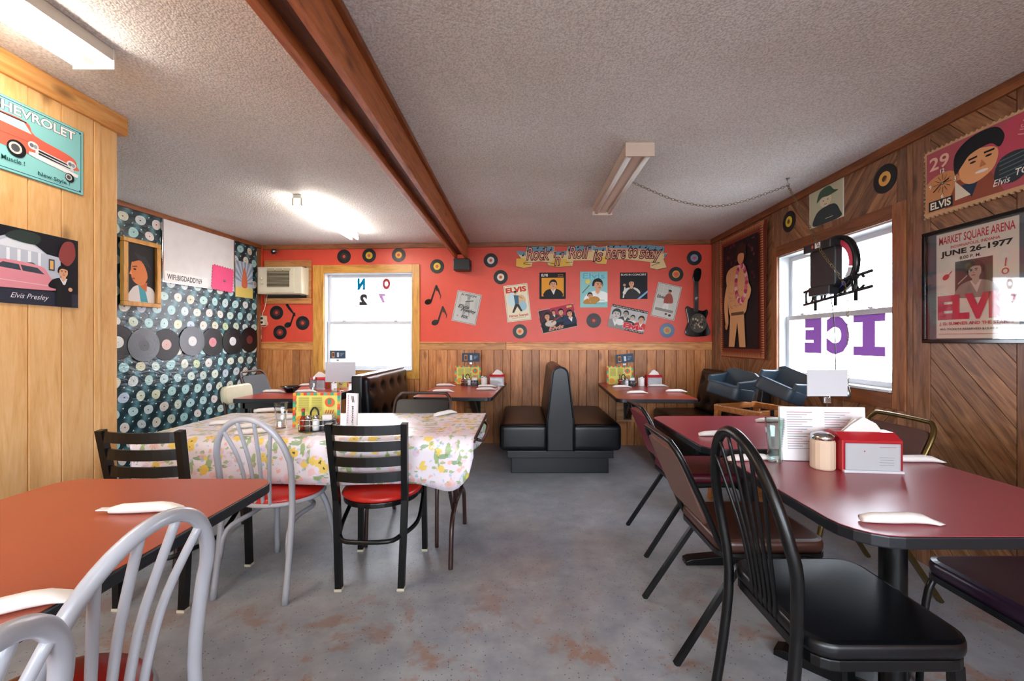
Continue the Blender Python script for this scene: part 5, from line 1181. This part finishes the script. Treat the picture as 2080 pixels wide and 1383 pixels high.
d.rect(.26, .42, .72, .71, '3a3634'); person(d, .52, .6, .15, skin='a89c8e', hair='1a1716', coat='8a8078', shirt='c8beb0', turn=-.5); d.line([(.3, .5), (.42, .57)], .012, 'b8ac9c'); d.ell(.14, .58, .05, .025, 'c2213a', 12, .5); d.line([(.15, .58), (.22, .63)], .012, 'c2213a'); d.circ(.86, .56, .04, 'c2213a'); d.circ(.86, .56, .025, 'e2d9cc'); d.line([(.86, .6), (.87, .67)], .012, 'c2213a')
d.text('ELVIS', .5, .29, .2, 'cb2b4c', .9, 0, .06); d.text('J. D. SUMNER AND THE STAMPS', .5, .135, .036, 'c2213a', .9, 0, .015); d.text('ALL TICKETS RESERVED $15.00 & $12.50', .5, .085, .02, '2a2628', .88, 0, .01); d.line([(.04, .04), (.96, .04)], .006, 'c2213a')
put('print', d.mesh('print'), None, T, (0, -.0075, 0))
# ================================================================== HANGING NEON SIGN AND CHAINS
def links(P, r=.0017, l=.03):
    P = catmull([Vector(p) for p in P], 24); m = MB(); acc = 0; last = P[0]; k = 0; pos = []
    dist = 0; nxt = 0
    for a, b in zip(P, P[1:]):
        seg = (b - a).length
        while nxt <= dist + seg and seg > 0: pos.append((a + (b - a) * ((nxt - dist) / seg), (b - a).normalized())); nxt += l * .8
        dist += seg
    for i, (c, t) in enumerate(pos):
        s_ = t.orthogonal().normalized(); s_ = (Vector((0, 0, 1)) - t * t.z); s_ = s_.normalized() if s_.length > .1 else Vector((1, 0, 0)); u = s_ if i % 2 else t.cross(s_)
        m.tube([c + t * (l / 2 * math.cos(a)) + u * (l * .27 * math.sin(a)) for a in [2 * math.pi * q / 10 for q in range(10)]], r, 5, closed=True)
    return m
hook = Vector((1.965, 3.2, CEIL)); sgn = Vector((2.03, 2.84, 1.74))
T = thing('ceiling_hook', 'small metal hook in the ceiling holding the chain', 'hook', hook); put('hook', MB().lathe([(0, 0), (.014, 0), (.012, -.006), (0, -.006)], 14).tube([(0, 0, 0), (0, 0, -.03), (.012, 0, -.045), (0, 0, -.058), (-.01, 0, -.048)], .003, 6, smooth=4), 'steel', T)
fx = Vector((.80, 3.1, CEIL - .07)); a = hook + Vector((0, 0, -.055))
mid = on_z(1440, 432, 2.2)
o = put('swag_chain', links([fx, fx.lerp(a, .3) + Vector((0, 0, -.13)), fx.lerp(a, .6) + Vector((0, 0, -.15)), a]), 'chain_brass'); tag(o, 'brass chain swagged from the unlit lamp to the hook', 'chain'); o['kind'] = 'stuff'
o = put('hanging_chain', links([a, Vector((1.93, 2.95, 2.08)), Vector((1.925, 2.78, 1.82)), Vector((1.95, 2.64, 1.62)), Vector((1.97, 2.62, 1.48)), Vector((1.97, 2.62, .97))]), 'chain_brass'); tag(o, 'brass chain hanging in front of the window past the neon sign', 'chain'); o['kind'] = 'stuff'
tag(put('pull_weight', MB().lathe([(0, .05), (.008, .045), (.018, .0), (.016, -.025), (0, -.03)], 14), 'steel', None, (1.97, 2.62, .93)), 'small metal weight at the end of the hanging chain', 'weight')
T = thing('neon_sign', 'black backed neon sign hanging in the window, seen from behind', 'neon sign', sgn, -math.pi / 2)
put('back_box', MB().prism(rrect(.24, .30, .05), -.05, .0, 'XZ', bev=.008), 'black_plastic', T, (-.02, 0, -.01))
put('transformer', MB().box((-.04, -.04, .135), (.26, .07, .055), bev=.006), 'black_plastic', T); put('transformer', MB().box((-.02, -.04, -.16), (.2, .07, .06), bev=.006), 'black_plastic', T)
rim = MB().lathe([(.165, 0), (.19, 0), (.19, .03), (.165, .03), (.165, 0)], 40, rot=(math.pi / 2, 0, 0)); put('rim', rim, 'black_metal', T, (.03, .02, 0))
for a0, a1, c in ((-.2, 1.5, 'e0506a'), (-.75, -.25, 'd9dbe4'), (-1.5, -.8, '5a52c8')):
    n_ = 12; pl_ = [(.166 * math.cos(a0 + (a1 - a0) * i / n_), .166 * math.sin(a0 + (a1 - a0) * i / n_)) for i in range(n_ + 1)] + [(.125 * math.cos(a1 + (a0 - a1) * i / n_), .125 * math.sin(a1 + (a0 - a1) * i / n_)) for i in range(n_ + 1)]
    put('coloured_arc', MB().prism(pl_, -.004, .004, 'XZ'), plain('arc_' + c, c, .3), T, (.03, .0, 0))
put('label_sticker', MB().box((-.02, -.078, .14), (.05, .002, .035)), 'paper', T); put('warning_sticker', MB().box((-.07, -.078, .138), (.016, .002, .02)), plain('orange_tag', 'd8582f', .5), T)
for z in (-.135, -.225): put('rail', MB().tube([(-.26, -.01, z - .01), (.34, -.01, z + .05)], .0095, 8), 'black_metal', T)
for x in (-.14, .05, .22): put('upright', MB().tube([(x, -.01, -.27 + x * .1), (x, -.01, -.1 + x * .1)], .010, 8), 'black_metal', T)
for i, sh in enumerate(([(0, 0), (.0, .08), (.05, .09), (.07, .04), (.05, 0), (0, 0)], [(0, .08), (0, 0), (.06, 0), (.06, .04), (.01, .04)], [(0, .08), (.05, .09), (.0, .0), (.06, .0)], [(.06, .08), (0, .08), (0, .04), (.05, .04), (.05, 0), (0, 0)], [(0, 0), (.02, .08), (.05, .09), (.07, .0)], [(.06, .07), (.03, .09), (0, .05), (.02, 0), (.06, .02)])):
    x = -.25 + i * .092; put('neon_letter', MB().tube([(x + p[0], .0, -.225 + p[1] + (x + .25) * .1) for p in sh], .008, 6, smooth=3), 'black_metal', T)
tag(put('sign_cable', MB().tube([sgn + Vector((.0, .02, -.14)), sgn + Vector((.02, .0, -.4)), sgn + Vector((.03, 0, -.82))], .003, 6, smooth=6), 'black_plastic'), 'thin black cable hanging below the neon sign', 'cable')
# ================================================================== ON THE TABLES
def roll_mesh():
    m = MB(); bm = m.bm; st = [(-.1, .004, .003), (-.098, .016, .009), (-.07, .019, .013), (-.02, .019, .014), (.03, .02, .014), (.06, .021, .012), (.085, .024, .006), (.112, .004, .001)]; n = 12; R = []
    for x, w_, h in st:
        R.append([bm.verts.new((x, w_ * math.cos(2 * math.pi * j / n) + .003 * math.sin(x * 40), max(.0, h + h * math.sin(2 * math.pi * j / n)))) for j in range(n)])
    for a, b in zip(R, R[1:]):
        for j in range(n): bm.faces.new((a[j], b[j], b[(j + 1) % n], a[(j + 1) % n])).smooth = True
    bm.faces.new(R[0][::-1]); bm.faces.new(R[-1]); bmesh.ops.recalc_face_normals(bm, faces=bm.faces[:])
    return m.mesh('napkin_roll')
RM = roll_mesh(); FM = MB()
for k in range(4): FM.box((-.118, -.009 + k * .006, .012), (.03, .0025, .003))
FM.box((-.098, 0, .012), (.02, .022, .004)); FM = FM.mesh('fork_tip')
def roll(px, py, deg, lab, grp, z=.75, fork=False):
    p = on_z(px, py, z); T = thing('napkin_roll', lab, 'napkin roll', p + Vector((0, 0, .0005)), math.radians(deg), grp)
    put('napkin', RM, 'napkin', T)
    if fork: put('fork_tip', FM.copy(), 'paper', T)
roll(300, 1040, 5, 'white napkin roll with plastic fork on the brick brown table', 'rolls on the brick brown table', fork=True)
roll(8, 1245, 30, 'white napkin roll at the edge of the brick brown table', 'rolls on the brick brown table')
roll(1828, 1062, -4, 'large white napkin roll alone in front of the red napkin holder', 'rolls on the rose table')
roll(1526, 935, 6, 'white napkin roll beside the glass tumbler', 'rolls on the rose table')
roll(1862, 938, -4, 'white napkin roll behind the red napkin holder', 'rolls on the rose table')
roll(1458, 885, 4, 'white napkin roll on the worn rose table next to the hoop chair', 'rolls on the worn rose table')
roll(1568, 857, 3, 'white napkin roll on the far side of the worn rose table', 'rolls on the worn rose table')
for px, py, dg, lb in ((905, 784, 5, 'white napkin roll next to the menu on the booth table between the benches'), (900, 796, 3, 'white napkin roll at the open table end near the tufted bench'), (990, 786, 0, 'white napkin roll under the napkin holder on the booth table between the benches'), (988, 792, 4, 'white napkin roll at the open table end near the double bench')): roll(px, py, dg, lb.replace('under', 'in front of'), 'rolls on the middle booth table')
for px, py, dg, lb in ((1263, 787, 6, 'white napkin roll in front of the caddy on the wall bench table'), (1294, 799, 8, 'white napkin roll at the open end of the wall bench table'), (1337, 785, -3, 'white napkin roll in front of the napkin holder on the wall bench table'), (1373, 796, -4, 'white napkin roll on the wall bench table, the one closest to the bench')): roll(px, py, dg, lb, 'rolls on the right booth table')
for px, py, dg, lb in ((556, 797, 2, 'white napkin roll between the black bowl and the cream chair'), (628, 784, 4, 'white napkin roll beside the glass of cutlery'), (622, 797, 8, 'white napkin roll between the black bowl and the tufted bench')): roll(px, py, dg, lb, 'rolls on the record wall table')
for px, py, dg, lb in ((465, 861, 22, 'white napkin roll on the floral tablecloth closest to the record wall'), (548, 836, 20, 'white napkin roll on the far edge of the floral tablecloth'), (600, 850, 20, 'white napkin roll beside the clear tumbler on the floral tablecloth'), (514, 868, 22, 'white napkin roll on the floral tablecloth before the grey hoop chair'), (905, 842, 55, 'white napkin roll on the floral tablecloth before the brown tube chair'), (520, 880, 25, 'white napkin roll by the front fold of the floral tablecloth')): roll(px, py, dg, lb, 'rolls on the floral tablecloth', z=.744)
def bottle_set(x, y, z, rz, tagtxt, small=False):
    R = Matrix.Rotation(rz, 3, 'Z'); P = lambda a, b, c=0: Vector((x, y, z)) + R @ Vector((a, b, c)); grp = 'condiments ' + tagtxt
    T = thing('condiment_caddy', 'wire condiment caddy with black box ' + tagtxt, 'caddy', P(0, 0), rz)
    w_, d_ = .2, .1
    wires = MB()
    for h in (.035, .065): put('wire_ring', MB().tube([(p[0], p[1], h) for p in rrect(w_, d_, .03)], .002, 6, closed=True), 'chrome', T)
    for a, b in ((-w_ / 2, -.02), (w_ / 2, -.02), (-.03, -d_ / 2), (.04, -d_ / 2), (-.03, d_ / 2), (.04, d_ / 2)): put('wire_post', MB().tube([(a, b, .002), (a, b, .067)], .002, 6), 'chrome', T)
    put('base', MB().prism(rrect(w_ - .004, d_ - .004, .028), .001, .006, 'XY'), 'black_plastic', T)
    put('divider_box', MB().prism(rrect(.075, .085, .012, cx=.055), .006, .06, 'XY', bev=.004), 'black_plastic', T)
    put('carry_handle', MB().tube([(-.05, .03, .06), (-.05, .03, .1), (-.03, .03, .125), (-.01, .03, .1), (-.01, .03, .06)], .005, 8, smooth=4), 'black_plastic', T)
    S = thing('salt_shaker', 'glass salt shaker with steel cap ' + tagtxt, 'shaker', P(-.005, -.025, .006), rz, grp); put('glass', MB().lathe([(0, .0), (.018, .0), (.02, .02), (.018, .055), (.014, .065), (0, .066)], 14), 'salt', S); put('cap', MB().lathe([(.015, .064), (.017, .068), (.015, .082), (.0, .088)], 14), 'chrome', S)
    S = thing('pepper_shaker', 'glass pepper shaker with steel cap ' + tagtxt, 'shaker', P(-.045, -.027, .006), rz, grp); put('glass', MB().lathe([(0, .0), (.018, .0), (.02, .02), (.018, .055), (.014, .065), (0, .066)], 14), 'pepper', S); put('cap', MB().lathe([(.015, .064), (.017, .068), (.015, .082), (.0, .088)], 14), 'chrome', S)
    S = thing('hot_sauce_bottle', 'hot sauce bottle with red cap ' + tagtxt, 'bottle', P(-.077, -.012, .006), rz, grp); put('bottle', MB().lathe([(0, 0), (.017, 0), (.018, .05), (.016, .065), (.008, .08), (0, .08)], 14), 'hot_sauce', S); put('neck_wrap', MB().lathe([(.0085, .078), (.008, .105), (0, .105)], 12), 'green_plastic', S); put('cap', MB().lathe([(.009, .104), (.009, .12), (0, .121)], 12), 'plastic_red', S)
    S = thing('sweetener_packets', 'stack of white sweetener packets in the caddy ' + tagtxt, 'packets', P(.055, -.008, .02), rz, grp)
    for k, c in enumerate(('paper', 'label_e0c62f', 'paper', 'label_8696b8', 'paper')): put('packet', MB().box((.0, -.02 + k * .009, .04), (.05, .004, .062), rot=(.1, 0, 0)), c, S)
def menu(x, y, z, rz, W, H, lab, style, t=.006, lean=.08):
    T = thing('menu', lab, 'menu', (x, y, z + .002), rz, rot=(-lean, 0, rz)); put('cards', MB().box((0, t / 2, H / 2), (W, t, H), bev=.001), 'paper', T)
    d = Draw(W, H)
    if style == 'color':
        d.rect(0, 0, 1, 1, 'd8cf6a')
        cs = ['d8602f', '3f9a78', 'd9a23a', 'c8483a', '5aa88a']
        for k in range(14): d.rect(k / 14, .92, (k + 1) / 14, 1, cs[k % 5]); d.rect(0 if k % 2 == 0 else .94, (k % 12) / 12, .07 if k % 2 == 0 else 1, (k % 12 + 1) / 12, cs[(k + 2) % 5])
        for k in range(12): d.rect(0, k / 12, .06, (k + 1) / 12, cs[(k * 2) % 5]); d.rect(.94, k / 12, 1, (k + 1) / 12, cs[(k * 2 + 1) % 5])
        for c in range(2):
            for k in range(14): d.line([(.12 + c * .28, .86 - k * .03), (.34 + c * .28, .86 - k * .03)], .006, '6a6a30')
        d.circ(.78, .72, .1, 'd9602f'); d.rect(.74, .66, .82, .82, '3f8f6a'); [d.line([(.68 + k * .05, .32), (.72 + k * .05, .5)], .02, 'c23a2f') for k in range(4)]; d.ell(.18, .2, .1, .14, 'e0952f')
    elif style == 'white':
        d.rect(0, 0, 1, 1, 'ece8ea')
        for c in range(2):
            for k in range(16): d.line([(.08 + c * .44, .9 - k * .045), (.08 + c * .44 + .3 - .06 * (k % 3), .9 - k * .045)], .006, '7a7480' if k % 4 else 'b0485a')
        d.text('ENJOY!', .42, .25, .16, '1c1a1c', .09, 0, .02, rot=-math.pi / 2)
    elif style == 'breakfast':
        d.rect(0, 0, 1, 1, 'e9e4ea'); d.text('BREAKFAST', .55, .35, .16, '1d1a1e', None, 0, .03, rot=-math.pi / 2) if False else None
        vs, fs = glyphs('BREAKFAST', 0, .03); d.text('BREAKFAST', .62, .36, .055, '1d1a1e', 1.45, 0, .03, rot=-math.pi / 2); [d.line([(.5 + .08 * k, .92), (.58 + .08 * k, .74)], .05, '1d1a1e') for k in range(3)]
        for k in range(12): d.line([(.2, .95 - k * .07), (.2, .9 - k * .07)], .05, 'b06a7a')
    put('print', d.mesh('print'), None, T, (0, -.0008, H / 2)); return T
def napkin_holder(x, y, z, rz, lab, W=.2, D=.13, Hh=.125):
    T = thing('napkin_holder', lab, 'napkin holder', (x, y, z), rz)
    put('body', MB().prism([(-D / 2, .0), (D / 2, .0), (D / 2, Hh * .93), (D * .2, Hh * 1.12), (-D * .2, Hh * 1.12), (-D / 2, Hh * .93)], -W / 2, W / 2, 'YZ', bev=.004), 'plastic_red', T)
    d = Draw(W * .9, Hh * .8); d.rect(0, 0, 1, 1, 'd9d8dc'); d.rect(.03, .04, .97, .96, 'e3e1e4'); [d.line([(.62, .5 - k * .09), (.88, .5 - k * .09)], .008, '9aa0a8') for k in range(4)]; d.line([(.62, .88), (.92, .88)], .01, 'c88a90'); d.circ(.35, .72, .015, 'c8707a', 8)
    put('advert_card', d.mesh('advert_card'), None, T, (0, -D / 2 - .002, Hh * .45)); put('clear_cover', MB().box((0, -D / 2 - .006, Hh * .45), (W * .94, .003, Hh * .86)), 'clear_glass', T)
    put('base_lip', MB().box((0, -D / 2 - .004, .005), (W * .98, .014, .01), bev=.003), 'clear_face', T)
    m = MB(); m.prism([(-W * .35, 0), (W * .3, 0), (W * .12, .045), (-.0, .06), (-W * .2, .03)], -.02, -.017, 'XZ').prism([(-W * .25, 0), (W * .4, 0), (W * .3, .03), (W * .05, .055), (-W * .1, .05)], .01, .013, 'XZ').prism([(-W * .35, 0), (W * .35, 0), (W * .2, .04), (-W * .1, .05)], -.005, -.003, 'XZ')
    q = put('napkins', m, 'napkin', T, (0, 0, Hh * 1.1)); q['kind'] = 'stuff'; return T
def sugar_jar(x, y, z, lab, fill='sugar', s=1.0):
    T = thing('sugar_jar', lab, 'jar', (x, y, z)); put('glass', MB().lathe([(0, .001), (.04 * s, .001), (.043 * s, .006), (.043 * s, .105 * s), (.038 * s, .118 * s), (.0, .118 * s)], 16, smooth=False), fill, T)
    put('lid', MB().lathe([(.04 * s, .115 * s), (.042 * s, .12 * s), (.04 * s, .133 * s), (.02 * s, .142 * s), (0, .143 * s)], 24), 'chrome', T); return T
def sign_card(x, y, z, rz, W, H, zc, lab, blue=False, tilt=0):
    T = thing('table_sign', lab, 'sign', (x, y, z), rz); put('base', MB().lathe([(0, 0), (.03, 0), (.03, .004), (0, .006)], 20), 'chrome', T); put('rod', MB().tube([(0, 0, .004), (0, 0, zc - z - H * .45)], .0025, 8), 'chrome', T)
    put('clip', MB().tube([(.012 * math.cos(a), 0, zc - z - H * .5 + .012 * math.sin(a)) for a in [2 * math.pi * k / 14 for k in range(14)]], .0025, 6, closed=True).box((0, 0, zc - z - H * .5 - .018), (.03, .01, .022), bev=.003), 'chrome', T)
    d = Draw(W, H)
    if blue: d.rect(0, 0, 1, 1, '33475a'); d.rect(.02, .04, .98, .96, '2f4356'); d.rect(.12, .15, .3, .8, 'c98a4a'); d.rect(.14, .25, .28, .7, '5a3a2a'); d.rect(.45, .2, .58, .75, 'b9c4cc'); [d.line([(.66, .65 - k * .15), (.9 - .06 * k, .65 - k * .15)], .02, 'aab8c4') for k in range(3)]
    else: d.rect(0, 0, 1, 1, 'c9c9ce')
    b = put('card', MB().box((0, 0, 0), (W, .004, H), bev=.001), 'paper', T, (0, 0, zc - z), (0, tilt, 0)); put('print', d.mesh('print'), None, b, (0, -.0026, 0)); return T
def tumbler(x, y, z, lab, h=.17, mat='tumbler_glass', cutlery=False):
    T = thing('glass_tumbler', lab, 'glass', (x, y, z)); put('glass', MB().lathe([(0, .004), (.026, .004), (.028, .0), (.03, .01), (.026, h * .3), (.03, h * .55), (.036, h * .8), (.037, h), (.0345, h), (.033, h * .8), (.027, h * .55), (.023, h * .3), (.024, .014), (0, .012)], 12, smooth=False), mat, T); return T
# rose table by the window
napkin_holder(1.335, 1.71, .75, math.radians(-6), 'red napkin holder with clear front on the rose table', .215, .14, .13)
sugar_jar(1.18, 1.70, .75, 'glass sugar jar with steel lid beside the red napkin holder')
menu(1.25, 1.795, .75, math.radians(-4), .34, .222, 'white paper menus standing behind the sugar jar', 'white', .014, .05)
tumbler(1.045, 1.79, .75, 'greenish glass tumbler beside the white menus', .18)
sign_card(1.3, 1.845, .75, 0, .17, .112, 1.07, 'blank white card in a clip stand behind the white menus')
# floral table
bottle_set(-1.15, 2.45, .744, math.radians(8), 'on the floral tablecloth')
menu(-1.2, 2.53, .744, math.radians(3), .27, .2, 'bright yellow and orange menu in the caddy on the floral cloth', 'color', .01, .06)
menu(-.985, 2.5, .744, math.radians(-18), .075, .2, 'white breakfast menu with black vertical lettering', 'breakfast', .012, .03)
tumbler(-1.39, 2.50, .744, 'clear glass tumbler beside the bright menu', .15, 'clear_glass')
sign_card(-1.12, 2.59, .744, 0, .03, .03, .98, 'small steel menu clip standing over the bright menu')
# booth tables
for (x, y, t_) in ((-.52, 4.86, 'on the middle booth table'), (1.22, 4.82, 'on the booth table beside the wall bench')):
    bottle_set(x - .06, y - .02, .75, 0, t_)
    menu(x - .1, y + .12, .75, 0, .3, .21, 'colourful menu standing ' + t_, 'color', .012, .04)
    sugar_jar(x + .1, y - .03, .75, 'sugar jar with steel lid ' + t_, 'paper', .8)
    napkin_holder(x + .245, y, .75, 0, 'red napkin holder ' + t_, .17, .11, .11)
    sign_card(x - .06, y + .07, .75, 0, .2, .1, 1.06 if x < 0 else 1.05, 'dark blue sign on a clip stand ' + t_, True, 0 if x < 0 else -.1)
# table by the record wall
napkin_holder(-2.1, 4.5, .75, 0, 'red napkin holder on the table by the record wall', .17, .11, .11)
menu(-1.95, 4.62, .75, 0, .2, .2, 'colourful menu standing on the table by the record wall', 'color', .012, .04)
sign_card(-1.8, 4.3, .75, 0, .3, .2, .94, 'large blank grey card standing on the table by the record wall')
sign_card(-2.0, 4.71, .75, 0, .17, .09, 1.1, 'dark blue sign on a clip stand in front of the back window', True)
tumbler(-2.06, 4.28, .75, 'glass of wrapped cutlery on the table by the record wall', .14, 'clear_glass')
sugar_jar(-1.92, 4.42, .75, 'small sugar jar on the table by the record wall', 'paper', .6)
p = on_z(590, 797, .75); T = thing('black_bowl', 'black fluted bowl on the table by the record wall', 'bowl', p)
m = MB(); n_ = 28; rr = []
for (r_, z_) in ((.03, .0), (.045, .01), (.06, .035), (.085, .06), (.08, .06), (.055, .035), (.04, .012), (.0, .008)):
    rr.append([m.bm.verts.new((r_ * (1 + (.16 * math.sin(j * 2 * math.pi / n_ * 6) if r_ > .05 else 0)) * math.cos(2 * math.pi * j / n_), r_ * (1 + (.16 * math.sin(j * 2 * math.pi / n_ * 6) if r_ > .05 else 0)) * math.sin(2 * math.pi * j / n_), z_)) for j in range(n_)])
for a_, b_ in zip(rr, rr[1:]):
    for j in range(n_): m.bm.faces.new((a_[j], a_[(j + 1) % n_], b_[(j + 1) % n_], b_[j])).smooth = True
bmesh.ops.remove_doubles(m.bm, verts=m.bm.verts[:], dist=1e-5); bmesh.ops.recalc_face_normals(m.bm, faces=m.bm.faces[:]); put('bowl', m, 'black_gloss', T)
